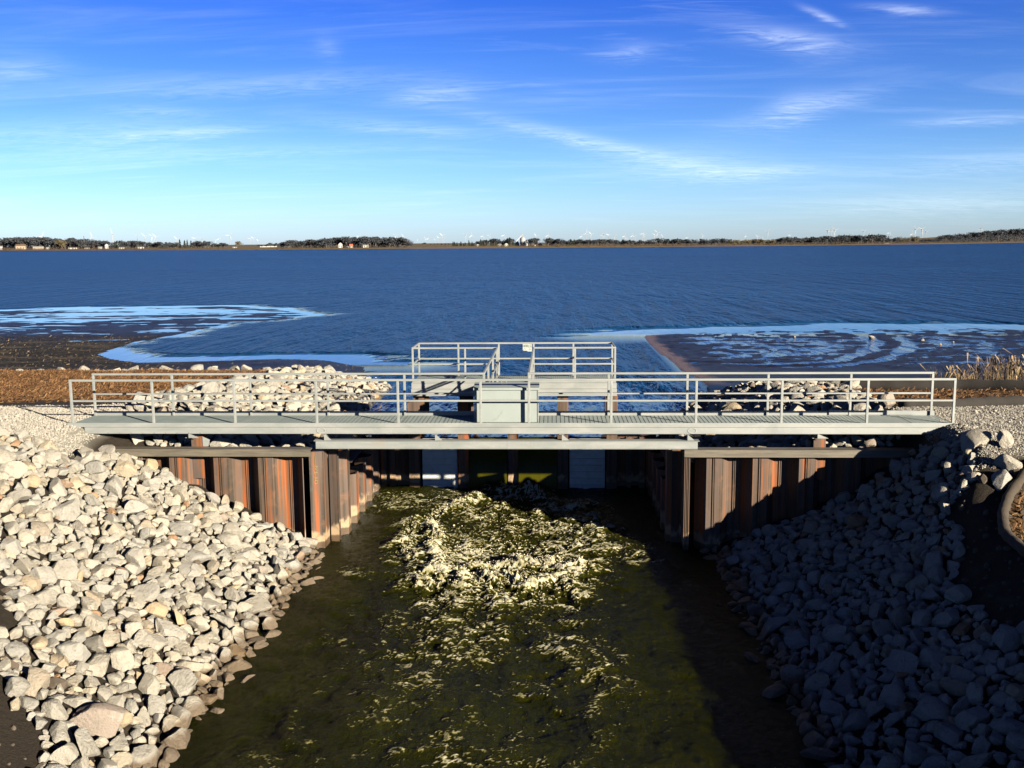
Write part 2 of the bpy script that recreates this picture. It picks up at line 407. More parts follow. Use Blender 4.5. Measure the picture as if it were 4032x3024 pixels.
def ground_z(X, Y):
    nz = fbm(X*0.55, Y*0.55, oct=5, seed=3)
    fine = fbm(X*2.2, Y*2.2, oct=3, seed=9)
    # downstream banks
    topL = interp(Y, [(-40, -1.9), (-11, -1.85), (-8.5, -1.5), (-5.5, -0.6), (-3.2, -0.12), (-2.0, -0.06), (0.2, -0.06)])
    topR = interp(Y, [(-40, -1.10), (-8, -1.08), (-5.5, -1.0), (-4, -0.80), (-3.0, -0.40), (-2.0, -0.08), (0.2, -0.03)])
    zL = np.minimum(TAIL_Z+0.50*(6.0-X)-0.05, topL+0.02*nz)
    zR = np.minimum(TAIL_Z+0.44*(X-15.35)-0.05+0.34*np.maximum(0, X-18.5), topR+0.02*nz)
    front = np.where(X < 10.5, zL, zR)
    front = np.maximum(front, -4.2)+0.05*nz*sstep(np.abs(X-10.3), 5, 8)*sstep(Y, -1.4, -2.4)
    # upstream
    dl = poly_sd(X, Y, LEFT_LAND); dr = poly_sd(X, Y, RIGHT_LAND)
    capL = interp(Y, [(0, -0.04), (3.4, -0.06), (4.6, -0.32), (6, -0.45), (14, -0.55), (16, -0.9), (19, -1.38), (24, -1.47), (30, -1.51), (40, -1.56), (47, -1.598), (62, -1.605), (72, -1.61)])
    capR = interp(Y, [(0, -0.02), (2.6, -0.04), (3.6, -0.3), (8.5, -0.5), (11, -0.8), (14, -1.2), (17, -1.48), (21, -1.52), (24, -1.575), (27, -1.600), (34, -1.607), (40, -1.608), (46, -1.62)])
    capR = capR + 0.045*sstep(X, 21, 17.5)*sstep(Y, 20, 24)
    slope = interp(Y, [(0, 0.26), (6, 0.30), (16, 0.36), (20, 0.10), (26, 0.05), (80, 0.02)])
    rough = interp(Y, [(0, 0.035), (3, 0.04), (14, 0.10), (22, 0.06), (40, 0.05), (80, 0.04)])
    st = fbm(X*0.22+Y*0.05, Y*0.75-X*0.06, oct=6, gain=0.6, seed=21)   # low wind-drawn ridges of mud
    stp = fbm(X*1.0, Y*1.3, oct=5, gain=0.62, seed=23)
    nl = (0.9*st+0.55*stp)/0.24; nr = (0.30*st+0.75*stp+0.50*fbm(X*3.1, Y*2.6, oct=3, seed=27))/0.24
    biasL = interp(Y, [(22, 3.0), (30, 2.4), (38, 1.3), (44, 0.45), (52, -0.1), (62, -0.3), (68, -0.6), (72, -1.5)])+0.8*sstep(X, -34, -20)*sstep(Y, 60, 50)
    biasR = interp(Y, [(18, 4.0), (22, 2.2), (25, 0.45), (30, -0.05), (38, 0.05), (42, -0.6), (45, -1.6)])+2.6*sstep(X, 21.0, 17.8)*sstep(Y, 44, 40)
    for rp, wd, dp in ((RUT1, 0.40, 3.2), (RUT2, 0.40, 3.2), (RUT3, 0.38, 2.6)):
        d = line_d(X, Y, rp); biasR = biasR - dp*np.exp(-(d/wd)**4)*(0.75+0.5*stp)+0.7*np.exp(-((d-0.85)/0.4)**2)
    flatL, flatR = LAKE_Z+0.018*(nl+biasL), LAKE_Z+0.018*(nr+biasR)
    kf = sstep(Y, 19, 24)
    zl = np.minimum(LAKE_Z+slope*dl, capL)+rough*nz*0.8*sstep(dl, 0, 1.5)
    zr = np.minimum(LAKE_Z+slope*dr, capR)+rough*nz*0.8*sstep(dr, 0, 1.5)
    zl = zl*(1-kf)+np.minimum(LAKE_Z+0.06*dl, flatL)*kf
    zr = zr*(1-kf)+np.minimum(LAKE_Z+0.06*dr, flatR)*kf
    bed = LAKE_Z-np.minimum(0.10*np.maximum(0, -np.maximum(dl, dr)), 2.2)-0.02
    back = np.where(dl > 0, zl, np.where(dr > 0, zr, bed))
    chan = (X > 5.95) & (X < 14.72) & (Y < 6.4)
    back = np.where(chan, -4.2, back)
    # step along the front walls
    wall = ((X > 0.9) & (X < 6.1)) | ((X > 14.6) & (X < 20.2))
    k = np.where(wall, (Y > 0.50).astype(float), sstep(Y, -1.2, 0.4))
    bw = interp(X, [(0.2, -0.15), (1.2, -0.62), (3, -0.80), (5.4, -0.95), (6, -1.2), (14.6, -1.2), (15.2, -0.95), (18, -0.85), (19.6, -0.62), (20.6, -0.1)])
    nearw = sstep(Y, 2.2, 0.4)*((X > 0.2) & (X < 20.6))
    back = np.where(chan, back, back*(1-nearw)+np.minimum(np.maximum(back, bw), bw+0.02)*nearw)
    z = front*(1-k)+back*k
    far = np.maximum(np.abs(X-10)-70, 0)
    z = np.where((Y > 90) | (Y < -40) | ((far > 0) & (Y > 55)), np.minimum(z, -3.8), z)
    return z+0.015*fine*(np.abs(X-10) < 90)*(Y < 22)
def lines(fine, ext):
    return np.array(sorted(set(np.round(np.concatenate(fine+ext), 4))))
gx = lines([np.arange(-10, 27.01, 0.2), np.arange(-46, -10, 0.4), np.arange(27, 66, 0.4)], [-46-np.geomspace(1, 40000, 40), 66+np.geomspace(1, 40000, 40)])
gy = lines([np.arange(-13.95, 20, 0.2), np.arange(20.05, 48, 0.25), np.arange(48, 76, 0.4)], [76+np.geomspace(1, 50000, 40), -14-np.geomspace(0.5, 3000, 16)])
GX, GY = np.meshgrid(gx, gy)
GZ = ground_z(GX, GY)
gdl = poly_sd(GX, GY, LEFT_LAND); gdr = poly_sd(GX, GY, RIGHT_LAND)
edge = fbm(GX*0.9, GY*0.9, oct=4, seed=5)*0.6
gravL = sstep(0.9-GX+edge*0.5, 0, 0.5)*sstep(GY+1.75+edge*0.3+np.maximum(0, GX)*0.0, 0, 0.4)*sstep(3.4-0.12*(-GX)-GY+edge*0.5, 0, 0.5)
gravR = sstep(GX-20.1+edge*0.4, 0, 0.5)*sstep(GY+2.6+0.9*np.clip(21.5-GX, 0, 2)*0.5+edge*0.4, 0, 0.5)*sstep(3.2+0.3*(GX-22)-GY+edge*0.4, 0, 0.4)
strawL = sstep(GY-6.3+edge-0.15*np.clip(GX, -12, 0), 0, 1.2)*sstep(16.8-0.22*GX*(GX < 0)-0.0-GY+edge*0.7, -0.3, 0.8)*sstep(1.6+edge-GX-0.25*np.maximum(GY-13, 0), 0, 0.8)
strawR = np.maximum(sstep(GX-20.6+edge, 0, 0.8)*sstep(GY-3.9-0.25*(GX-22)+edge*0.3, 0, 0.6)*sstep(9.6-0.12*(GX-22)-GY, 0, 0.8),
                    sstep(GX-np.interp(GY, [-14, -9.5, -7.6, -6.5, -5.6, -4.8, -3.9, -2.9, -2.2], [21.5, 20.2, 19.6, 19.5, 19.6, 19.9, 20.4, 21.3, 22.6])+edge*0.15, 0.02, 0.2)*sstep(-2.3-GY+0.3*np.maximum(GX-22, 0), 0, 0.5))
mudw = np.maximum(sstep(GY, 15.5, 19)*(gdl > 0), sstep(GY, 11, 15)*(gdr > 0))
dry = np.where(gdl > 0, sstep(GY, 44, 30)*sstep(GX, -2, -14)*0.9+0.15, 0.12)*(GY > 15)
sand = sstep(np.abs(gdr-0.35+edge*0.5), 0.6, 0.15)*sstep(GY, 14, 18)*sstep(np.abs(GX-17.5), 1.5, 0.6)
field = (GY > 90).astype(float)
ground = grid_mesh('ground', gx, gy, GZ, GROUND, {'gravel': np.maximum(gravL, gravR), 'straw': np.maximum(strawL, strawR), 'mud': mudw, 'dry': dry, 'sand': sand, 'field': field})
tag(ground, 'dark soil and mud banks on both sides of the outlet channel', kind='structure')

# ------------------------------------------------------------------ lake
def lake_mat():
    m, t, b = mat_new('lake_water')
    p = pos(t)
    calm = t.attr('calm')
    rot = R(14)
    a = t.noise(t.mapping(p, scale=(3.6, 1.15, 1), rot=(0, 0, rot)), 1.0, 4, 0.62, 0.5)      # near ripples
    c = t.noise(t.mapping(p, scale=(1.5, 0.34, 1), rot=(0, 0, rot)), 1.0, 4, 0.62, 0.4)     # short-crested waves
    e = t.noise(t.mapping(p, scale=(0.55, 0.075, 1), rot=(0, 0, R(5))), 1.0, 4, 0.62, 0.4)  # wave groups far out
    f = t.noise(t.mapping(p, scale=(0.25, 1, 1)), 0.016, 4, 0.55)
    h = t.math('ADD', t.math('MULTIPLY', a, 0.26), t.math('ADD', t.math('MULTIPLY', c, 0.85), t.math('MULTIPLY', e, 3.4)))
    gust = t.math('ADD', 0.25, t.math('MULTIPLY', f, 1.6))
    h = t.math('MULTIPLY', h, t.math('MULTIPLY', gust, t.math('SUBTRACT', 1.0, calm)))
    bn = t.n('ShaderNodeBump'); bn.inputs['Strength'].default_value = 1.0; bn.inputs['Distance'].default_value = 1.0
    t.set(bn.inputs['Height'], h); t.set(b.inputs['Normal'], bn.outputs[0])
    t.set(b.inputs['Base Color'], t.mix(calm, t.mix(t.smooth(f, 0.35, 0.65), (0.0014, 0.021, 0.070), (0.0022, 0.031, 0.100)), (0.008, 0.036, 0.095)))  # calm water: reflected sky brightness put into a paler base colour
    t.set(b.inputs['Roughness'], t.math('SUBTRACT', 0.34, t.math('MULTIPLY', calm, 0.31)))
    b.inputs['IOR'].default_value = 1.33
    t.set(b.inputs['Specular IOR Level'], t.math('ADD', 0.30, t.math('MULTIPLY', calm, 0.20)))
    return m
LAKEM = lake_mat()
lx = lines([np.arange(-46, 61, 0.5)], [-46-np.geomspace(0.6, 5000, 40), 60.5+np.geomspace(0.6, 5000, 40)])
ly = lines([np.arange(6.45, 78, 0.5)], [78.5+np.geomspace(0.6, 2600, 40)])
LX, LY = np.meshgrid(lx, ly)
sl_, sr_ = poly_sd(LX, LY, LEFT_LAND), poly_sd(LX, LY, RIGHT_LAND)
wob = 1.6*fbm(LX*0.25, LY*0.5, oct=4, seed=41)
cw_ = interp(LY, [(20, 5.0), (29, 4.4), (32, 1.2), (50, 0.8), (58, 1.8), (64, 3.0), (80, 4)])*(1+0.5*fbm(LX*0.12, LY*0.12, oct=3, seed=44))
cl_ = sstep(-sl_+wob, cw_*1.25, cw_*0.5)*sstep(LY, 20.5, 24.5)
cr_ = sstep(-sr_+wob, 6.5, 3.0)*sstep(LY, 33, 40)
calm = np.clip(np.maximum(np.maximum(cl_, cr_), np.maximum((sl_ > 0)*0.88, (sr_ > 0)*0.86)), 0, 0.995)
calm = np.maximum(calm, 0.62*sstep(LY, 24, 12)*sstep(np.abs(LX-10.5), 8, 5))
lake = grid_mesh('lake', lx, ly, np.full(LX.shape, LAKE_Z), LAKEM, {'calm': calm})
tag(lake, 'wide dark blue lake ruffled by the wind', kind='structure')

# ------------------------------------------------------------------ tail water and white water
def tail_mat():
    m, t, b = mat_new('olive_tail_water')
    p = pos(t)
    fo = t.attr('foam')
    n = t.noise(p, 30, 4, 0.7, 0.4); sil = t.noise(t.mapping(p, scale=(1.2, 0.6, 1)), 0.8, 5, 0.6, 0.6)
    fm = t.math('MULTIPLY', t.smooth(t.math('ADD', fo, t.math('MULTIPLY', t.math('SUBTRACT', n, 0.5), 0.9)), 0.30, 1.10), t.math('ADD', 0.55, t.math('MULTIPLY', t.smooth(t.noise(p, 3.0, 4, 0.6), 0.35, 0.62), 0.45)))
    wat = t.mix(t.smooth(sil, 0.35, 0.65), (0.0050, 0.0058, 0.0004), (0.0086, 0.0098, 0.0005))
    aer = t.attr('aer')
    wat = t.mix(t.math('MULTIPLY', aer, 0.8), wat, (0.052, 0.052, 0.005))
    c = t.mix(t.smooth(fm, 0.0, 0.45), wat, (0.150, 0.138, 0.056))
    c = t.mix(t.smooth(fm, 0.35, 0.85), c, (0.36, 0.345, 0.255))
    b.inputs['Subsurface Radius'].default_value = (1.0, 0.9, 0.35); b.inputs['Subsurface Scale'].default_value = 0.10
    t.set(b.inputs['Subsurface Weight'], t.math('MULTIPLY', t.math('MAXIMUM', fm, t.math('MULTIPLY', t.attr('aer'), 0.7)), 0.75))
    t.set(b.inputs['Base Color'], c)
    t.set(b.inputs['Roughness'], t.math('ADD', 0.14, t.math('MULTIPLY', fm, 0.5))); b.inputs['Specular IOR Level'].default_value = 0.11
    b.inputs['IOR'].default_value = 1.33
    bump(t, b, t.math('ADD', t.noise(t.mapping(p, scale=(1.4, 0.8, 1)), 7.0, 5, 0.68, 0.8), t.math('MULTIPLY', n, 0.3)), 0.8, 0.07)
    return m
TAILM = tail_mat()
def blob(X, Y, pts, wd, pw=2):
    return np.exp(-(line_d(X, Y, pts)/wd)**pw)
def rank(v):                                     # noise -> even 0..1 spread, so a threshold is a coverage
    o = np.argsort(v.ravel(), kind='stable'); r = np.empty(v.size); r[o] = np.linspace(0, 1, v.size); return r.reshape(v.shape)
def tail_fields(X, Y):
    wx = X+0.45*fbm(X*0.9, Y*0.9, oct=4, seed=51); wy = Y+0.45*fbm(X*0.9+7, Y*0.9+3, oct=4, seed=52)
    mx = lambda *v: np.maximum.reduce(v)
    gate = mx(blob(wx, wy, [(10.0, 5.3), (10.4, 4.6)], 0.5), blob(wx, wy, [(10.9, 5.4), (11.1, 4.4), (11.4, 4.0)], 0.6), 0.75*blob(wx, wy, [(10.0, 3.7), (10.9, 3.3), (12.0, 3.4)], 0.7), 0.6*blob(wx, wy, [(11.9, 4.9), (12.9, 3.6)], 0.6), 0.5*blob(wx, wy, [(9.2, 4.6), (10.2, 3.2), (12.4, 2.2)], 0.6))
    larm = mx(blob(wx, wy, [(9.3, 4.9), (8.75, 3.9), (8.35, 2.6), (8.5, 1.5), (8.75, 0.5), (9.0, -0.9)], 0.38), 0.8*blob(wx, wy, [(7.95, 2.4), (7.85, 1.0), (8.2, -0.9)], 0.42))
    rarm = mx(blob(wx, wy, [(12.7, 3.3), (12.5, 2.2), (12.2, 0.8), (11.8, -0.8)], 0.22), 0.7*blob(wx, wy, [(12.7, 1.6), (12.7, 0.4), (12.4, -1.2)], 0.5), 0.45*blob(wx, wy, [(13.3, 1.4), (13.4, -0.4)], 0.5))
    roll = mx(blob(wx, wy, [(8.9, -1.6), (9.6, -1.45), (10.4, -1.3), (11.2, -1.2), (11.8, -1.3)], 0.48), 0.86*blob(wx, wy, [(9.1, -2.4), (10.4, -2.2), (11.8, -2.3)], 0.8))
    tong = mx(0.55*blob(wx, wy, [(9.7, 3.0), (10.5, 2.5), (11.6, 1.6)], 0.65), 0.36*blob(wx, wy, [(10.0, 1.3), (11.4, 0.4)], 0.8))
    down = mx(0.92*blob(wx, wy, [(9.3, -3.1), (10.6, -3.4), (11.7, -3.0)], 0.85), 0.66*blob(wx, wy, [(9.4, -4.6), (10.5, -5.0), (11.5, -4.5)], 1.0), 0.28*blob(wx, wy, [(9.0, -6.0), (10.6, -6.8), (11.9, -6.0)], 1.4), 0.15*blob(wx, wy, [(9.4, -8.0), (10.8, -9.0), (12.2, -8.0)], 2.2))
    ul = mx(0.45*blob(wx, wy, [(6.5, 5.0), (7.4, 4.7), (8.4, 4.9)], 0.55), 0.36*blob(wx, wy, [(6.6, 3.9), (7.6, 4.1), (8.4, 3.9)], 0.5))
    pat = mx(blob(wx, wy, [(6.75, -1.35), (7.15, -1.75)], 0.26), blob(wx, wy, [(13.1, -0.50), (14.1, -0.85)], 0.17))
    D = mx(0.52*gate, 0.60*larm, 0.46*rarm, 0.66*roll, 0.80*tong, 0.44*down, 0.6*ul)
    plume = sstep(np.abs(wx-10.45+0.05*wy), 2.5, 1.3)*interp(wy, [(-13, 0.05), (-9, 0.10), (-6, 0.20), (-3, 0.34), (3, 0.34), (5, 0.25)])*(0.8+0.8*fbm(wx*0.7, wy*0.5, oct=3, seed=69))
    D = mx(D, plume)
    D = mx(D, 0.05*sstep(np.abs(X-10.2), 4.8, 2.5))
    flow = fbm(wx*0.85+0.2*wy, wy*0.6, oct=5, gain=0.55, seed=65)
    turb = fbm(wx*1.9, wy*2.2, oct=6, gain=0.6, seed=61)
    tur2 = fbm(wx*4.2, wy*4.8, oct=4, gain=0.6, seed=67)
    ux, uy = X+0.22*fbm(X*2.4, Y*2.4, oct=3, seed=55)+0.10*turb, Y+0.22*fbm(X*2.4+4, Y*2.4, oct=3, seed=56)
    curd = np.abs(fbm(ux*6.4, uy*8.6, oct=4, gain=0.66, seed=62))          # curdled crests: thin lines where it crosses zero
    fine = np.abs(fbm(X*13+2*turb, Y*15, oct=3, gain=0.6, seed=64))
    lace = rank(-(curd+0.45*fine)+0.20*turb+0.22*tur2+0.12*flow)
    foam = sstep(lace, 1-D-0.24, 1-D+0.20)*sstep(D, 0.01, 0.06)
    foam = mx(foam, sstep(rank(-curd+0.5*tur2), 0.45, 0.8)*sstep(pat, 0.2, 0.7)*0.8)
    E_ = np.clip(D, 0, 1)
    H = 0.11*gate*(0.7+1.6*turb)+0.26*mx(blob(X, Y, [(9.75, 5.6), (10.1, 5.4)], 0.38), blob(X, Y, [(10.65, 5.6), (11.1, 5.4)], 0.42))*(0.8+1.2*turb)+0.09*larm*(0.9+1.4*turb)+0.04*rarm*(0.9+1.4*turb)+0.12*roll*(0.8+0.7*turb+1.0*tur2)+0.03*ul
    H = H-0.05*blob(wx, wy, [(9.7, 0.0), (10.4, 0.2), (11.4, 0.0)], 0.9)
    H = H+E_*(0.09*turb+0.09*tur2-0.08*curd-0.06*fine+0.05)+0.018*foam*(0.4+E_)
    am = sstep(np.minimum(X-6.0, 15.2-X), -0.4, 1.4)
    chop = fbm(X*2.4+0.6*Y, Y*1.7, oct=5, gain=0.55, seed=66)
    H = H+(0.10*flow+0.045*chop)*(0.35+0.65*am)
    aer = np.clip(0.9*E_*(0.55+0.9*turb)+0.09*sstep(flow, -0.1, 0.4)*am, 0, 1)
    return H, foam, aer, E_
tx = np.arange(4.6, 17.6, 0.030)
ty = np.concatenate([np.arange(-40, -12, 0.3), np.arange(-12, 6.39, 0.030)])
TX, TY = np.meshgrid(tx, ty)
TH, TF, TA, TZ0 = tail_fields(TX, TY)
chk = (TY < 0.0) | ((TX > 5.9) & (TX < 14.75))
tail = grid_mesh('channel_water', tx, ty, TAIL_Z+TH, TAILM, {'foam': TF, 'aer': TA}, keep=chk)
tag(tail, 'murky olive water rushing out of the gates', kind='structure')

FOAMM = simple('white_water_foam', (0.5175, 0.4725, 0.3150), rough=0.55, var=0.08, scale=20)
def ico(sub):
    import bmesh
    bm = bmesh.new(); bmesh.ops.create_icosphere(bm, subdivisions=sub, radius=1.0)
    V = np.array([v.co[:] for v in bm.verts]); F = np.array([[v.index for v in f.verts] for f in bm.faces]); bm.free()
    return V, F
IV1, IF1 = ico(1); IV2, IF2 = ico(2); IV3, IF3 = ico(3); IV4, IF4 = ico(4)
# spray: clots and drops thrown up where the water breaks
wgt = (np.clip(TZ0, 0, 1)**4*np.clip(TF, 0, 1)*chk*(TY > -4.0)).ravel(); wgt = wgt/wgt.sum()
idx = rng.choice(len(wgt), 3600, p=wgt)
sx, sy = TX.ravel()[idx]+rng.normal(0, .03, 3600), TY.ravel()[idx]+rng.normal(0, .03, 3600)
sh = TAIL_Z+TH.ravel()[idx]; hgt = np.clip(TZ0.ravel()[idx], 0, 1.2)
sz_ = rng.gamma(2.0, 0.0022, 3600)+0.0025
szh = sh+rng.exponential(0.03, 3600)*hgt+0.0
vs = IV1[None]*(sz_[:, None, None]*rng.uniform(0.6, 1.5, (3600, 1, 3)))+np.stack([sx, sy, szh], 1)[:, None, :]
fs = IF1[None]+(np.arange(3600)*len(IV1))[:, None, None]
foam = mesh_np('foam', vs.reshape(-1, 3), fs.reshape(-1, 3), FOAMM, smooth=True)
tag(foam, 'spray and clots of foam thrown up by the rushing water', kind='stuff')

# ------------------------------------------------------------------ sheet pile walls
PER, DEP, WEB, FL_O, FL_I = 1.08, 0.34, 0.22, 0.34, 0.30
TH_ = 0.022
def pile_outline(n0, n1):                        # centre line points over local u (along) / w (depth, + = back)
    return [(0, 0), (FL_O/2, 0), (FL_O/2+WEB, DEP), (FL_O/2+WEB+FL_I, DEP), (FL_O/2+2*WEB+FL_I, 0), (PER, 0)]
def sheet(mb, pts, z0, z1):                      # a bent plate of thickness TH_
    P = [Vector((a, b)) for a, b in pts]; L, Rr = [], []
    for i, p in enumerate(P):
        d = Vector((0, 0))
        if i > 0: d += (p-P[i-1]).normalized()
        if i < len(P)-1: d += (P[i+1]-p).normalized()
        d.normalize(); n = Vector((-d.y, d.x))*(TH_/2)
        L.append(p+n); Rr.append(p-n)
    out = [tuple(v) for v in L]+[tuple(v) for v in reversed(Rr)]
    n = len(P)
    o = len(mb.v)
    mb.v += [(x, y, z0) for x, y in out]+[(x, y, z1) for x, y in out]
    N = 2*n
    for i in range(N): mb.f.append((o+(i+1) % N, o+i, o+N+i, o+N+(i+1) % N))
    for i in range(n-1): mb.f.append((o+N+i, o+N+N-1-i, o+N+N-2-i, o+N+i+1))
def pile_wall(name, p0, p1, z1s, label, count, z0=-4.3, mat=RUST, phase=0.0):
    d = Vector((p1[0]-p0[0], p1[1]-p0[1])); L = d.length; d.normalize(); nrm = Vector((-d.y, d.x))
    root = empty(name, (p0[0], p0[1], TAIL_Z), label, 'retaining wall', 'rusty sheet pile walls of the outlet')
    root['group'] = 'rusty sheet pile walls of the outlet'
    base = pile_outline(0, 1)
    for k in range(count):
        u0 = k*PER-phase
        pts = [(max(0, min(L, u0+u)), w_) for u, w_ in base if -0.001 <= u0+u <= L+0.001]
        if len(pts) < 2: continue
        W = [tuple(d*u+nrm*w_) for u, w_ in pts]
        W = [(a-0.0, b-0.0) for a, b in W]
        mb = MB(); zt = z1s(k) if callable(z1s) else z1s
        sheet(mb, W, z0-TAIL_Z, zt-TAIL_Z)
        # the interlock knuckles run down the middle of each flange
        for u, w_ in ((u0+0.004, -0.022), (u0+FL_O/2+WEB+FL_I/2, DEP-0.022)):
            if 0.03 < u < L-0.03:
                for du, s_ in ((-0.020, 0.026), (0.020, 0.018)):
                    c = d*(u+du)+nrm*w_
                    mb.box(c.x-s_/2, c.x+s_/2, c.y-s_/2, c.y+s_/2, z0-TAIL_Z, zt-TAIL_Z-0.004)
        o = mb.build('sheet_pile', mat, root)
    return root
wl_ = pile_wall('sheet_pile_wall', (0.55, 0.02), (5.72, 0.02), -0.745, 'rusty sheet pile wall under the bridge above the sunlit rocks', 5, phase=0.22)
wr_ = pile_wall('sheet_pile_wall', (14.80, 0.02), (20.4, 0.02), -0.745, 'rusty sheet pile wall under the bridge above the shaded rocks', 6, phase=0.52)
ws_ = pile_wall('sheet_pile_wall', (6.0, 6.25), (6.0, 0.62), lambda k: -1.80 if k < 4 else -0.95 if k == 4 else -0.80, 'sunlit rusty side wall of the channel left of the white water', 6, phase=0.10)
wq_ = pile_wall('sheet_pile_wall', (14.70, 0.55), (14.70, 6.25), lambda k: -0.80 if k < 1 else -1.80, 'shaded rusty side wall of the channel right of the white water', 6, phase=0.1)
# corner sheets
MB().add(*(lambda P: ([(x-0.55, y-0.02, z-TAIL_Z) for z in (-4.3, -0.70) for x, y in P], [(0, 3, 2, 1), (4, 5, 6, 7)]+[(i, (i+1) % 4, 4+(i+1) % 4, 4+i) for i in range(4)]))([(5.72, 0.0), (6.02, 0.10), (6.03, 0.58), (5.72, 0.03)])).build('corner_pile', RUST, wl_)
MB().add(*(lambda P: ([(x-14.80, y-0.02, z-TAIL_Z) for z in (-4.3, -0.745) for x, y in P], [(0, 3, 2, 1), (4, 5, 6, 7)]+[(i, (i+1) % 4, 4+(i+1) % 4, 4+i) for i in range(4)]))([(14.66, 0.04), (14.80, 0.0), (14.80, 0.03), (14.68, 0.52)])).build('corner_pile', RUST, wr_)
for i in range(4):
    MB().box(14.66+i*0.035-14.80, 14.675+i*0.035-14.80, -0.05-0.02, 0.0-0.02, -4.3-TAIL_Z, -0.75-TAIL_Z).build('interlock', RUST, wr_)
# caps: steel channels lying on the walls, legs down
def cap(parent, x0, x1, cutl, cutr):
    ox, oy, oz = parent.location
    mb = MB()
    yf, yb = -0.16, 0.16
    xa, xb = (x0, x0+0.22) if cutl else (x0, x0)
    mb.add([(v[0]-ox, v[1]-oy, v[2]-oz) for v in [(x0+(0.28 if cutl else 0), yf, -0.600), (x1-(0.28 if cutr else 0), yf, -0.600), (x1, yb, -0.600), (x0, yb, -0.600), (x0+(0.28 if cutl else 0), yf, -0.618), (x1-(0.28 if cutr else 0), yf, -0.618), (x1, yb, -0.618), (x0, yb, -0.618)]],
           [(0, 1, 2, 3), (7, 6, 5, 4), (4, 5, 1, 0), (5, 6, 2, 1), (6, 7, 3, 2), (7, 4, 0, 3)])
    mb.add([(v[0]-ox, v[1]-oy, v[2]-oz) for v in [(x0+(0.28 if cutl else 0), yf, -0.617), (x1-(0.28 if cutr else 0), yf, -0.617), (x1-(0.46 if cutr else 0), yf, -0.775), (x0+(0.46 if cutl else 0), yf, -0.775), (x0+(0.28 if cutl else 0), yf+0.02, -0.617), (x1-(0.28 if cutr else 0), yf+0.02, -0.617), (x1-(0.46 if cutr else 0), yf+0.02, -0.775), (x0+(0.46 if cutl else 0), yf+0.02, -0.775)]],
           [(3, 2, 1, 0), (4, 5, 6, 7), (0, 1, 5, 4), (1, 2, 6, 5), (2, 3, 7, 6), (3, 0, 4, 7)])
    return mb.build('cap_channel', CAPST, parent)
cap(wl_, 0.72, 5.80, True, False)
cap(wr_, 14.64, 20.25, False, True)
def side_waler(parent, x0, x1, y0, y1):
    ox, oy, oz = parent.location
    MB().box(x0-ox, x1-ox, y0-oy, y1-oy, -1.755-oz, -1.735-oz).box(x0-ox, x0+0.02-ox, y0-oy, y1-oy, -1.95-oz, -1.755-oz).build('cap_channel', RUSTD, parent)
side_waler(ws_, 5.60, 6.0, 2.0, 6.3)
side_waler(wq_, 14.70, 15.08, 1.9, 6.3)
# chalk marks left on the corner sheets
CHALK = simple('yellow_chalk', (0.14, 0.13, 0.04), var=0.25, scale=30)
CHALKW = simple('white_chalk', (0.12, 0.115, 0.10), var=0.25, scale=30)
def strokes(segs, mat, parent, name, w_=0.012, n=(0, -1, 0)):
    mb = MB()
    for s_ in segs:
        for a, b in zip(s_[:-1], s_[1:]): mb.bar(a, b, w_, 0.004, up=n)
    ox, oy, oz = parent.location; mb.v = [(x-ox, y-oy, z-oz) for x, y, z in mb.v]
    mb.build(name, mat, parent)
def cp(u, z): return (5.72+0.30*u, -0.012+0.10*u, z)
strokes([[cp(.45, -.80), cp(.47, -1.02)], [cp(.40, -1.04), cp(.62, -1.06), cp(.45, -1.12), cp(.62, -1.16)], [cp(.35, -1.22), cp(.62, -1.20)], [cp(.52, -1.16), cp(.40, -1.30)],
         [cp(.62, -1.34), cp(.40, -1.34), cp(.40, -1.40), cp(.58, -1.40), cp(.58, -1.47), cp(.38, -1.48)]], CHALK, wl_, 'chalk_mark')
def curve8(cx, cz, r): return [(cx+r*math.sin(a)*(1 if a > -9 else 1), -0.006, cz+r*math.cos(a)) for a in np.linspace(0.5-math.pi*0.9, math.pi*0.9, 9)]
strokes([curve8(1.50, -0.87, .045), curve8(1.50, -0.97, .05), curve8(1.62, -0.87, .045), curve8(1.62, -0.97, .05)], CHALKW, wl_, 'chalk_mark', 0.008)

# ------------------------------------------------------------------ gate wall at the head of the channel
CONC = simple('pale_stop_log', (0.36, 0.38, 0.37), rough=0.6, var=0.25, scale=5, bmp=0.01)
DGATE = simple('dark_gate_leaf', (0.10, 0.10, 0.085), rough=0.5, var=0.3, scale=4)
gw = empty('sluice_gate', (10.37, 6.3, TAIL_Z), 'sluice gate wall between steel piles under the rear platform', 'sluice gate')
gx0, gy0, gz0 = gw.location
def gbox(mb, x0, x1, y0, y1, z0, z1): return mb.box(x0-gx0, x1-gx0, y0-gy0, y1-gy0, z0-gz0, z1-gz0)
def hpile(x0, x1, y0, y1, z0, z1, parent, mat, name='pile', org=(0, 0, 0)):
    ox, oy, oz = org; f = 0.022
    mb = MB(); mb.box(x0-ox, x1-ox, y0-oy, y0+f-oy, z0-oz, z1-oz); mb.box(x0-ox, x1-ox, y1-f-oy, y1-oy, z0-oz, z1-oz)
    xm = (x0+x1)/2; mb.box(xm-f/2-ox, xm+f/2-ox, y0+f-oy, y1-f-oy, z0-oz, z1-oz)
    return mb.build(name, mat, parent)
for x in (7.23, 8.72, 10.21, 11.70, 13.16):
    hpile(x, x+0.31, 6.05, 6.36, -4.3, -0.46, gw, RUST, org=gw.location)
for x0, x1 in ((7.62, 8.68), (12.06, 13.12)):
    mb = MB()
    for k in range(9):
        z = -3.4+k*0.2
        gbox(mb, x0, x1, 6.16, 6.26, z, z+0.194)
    mb.build('stop_log', CONC, gw)
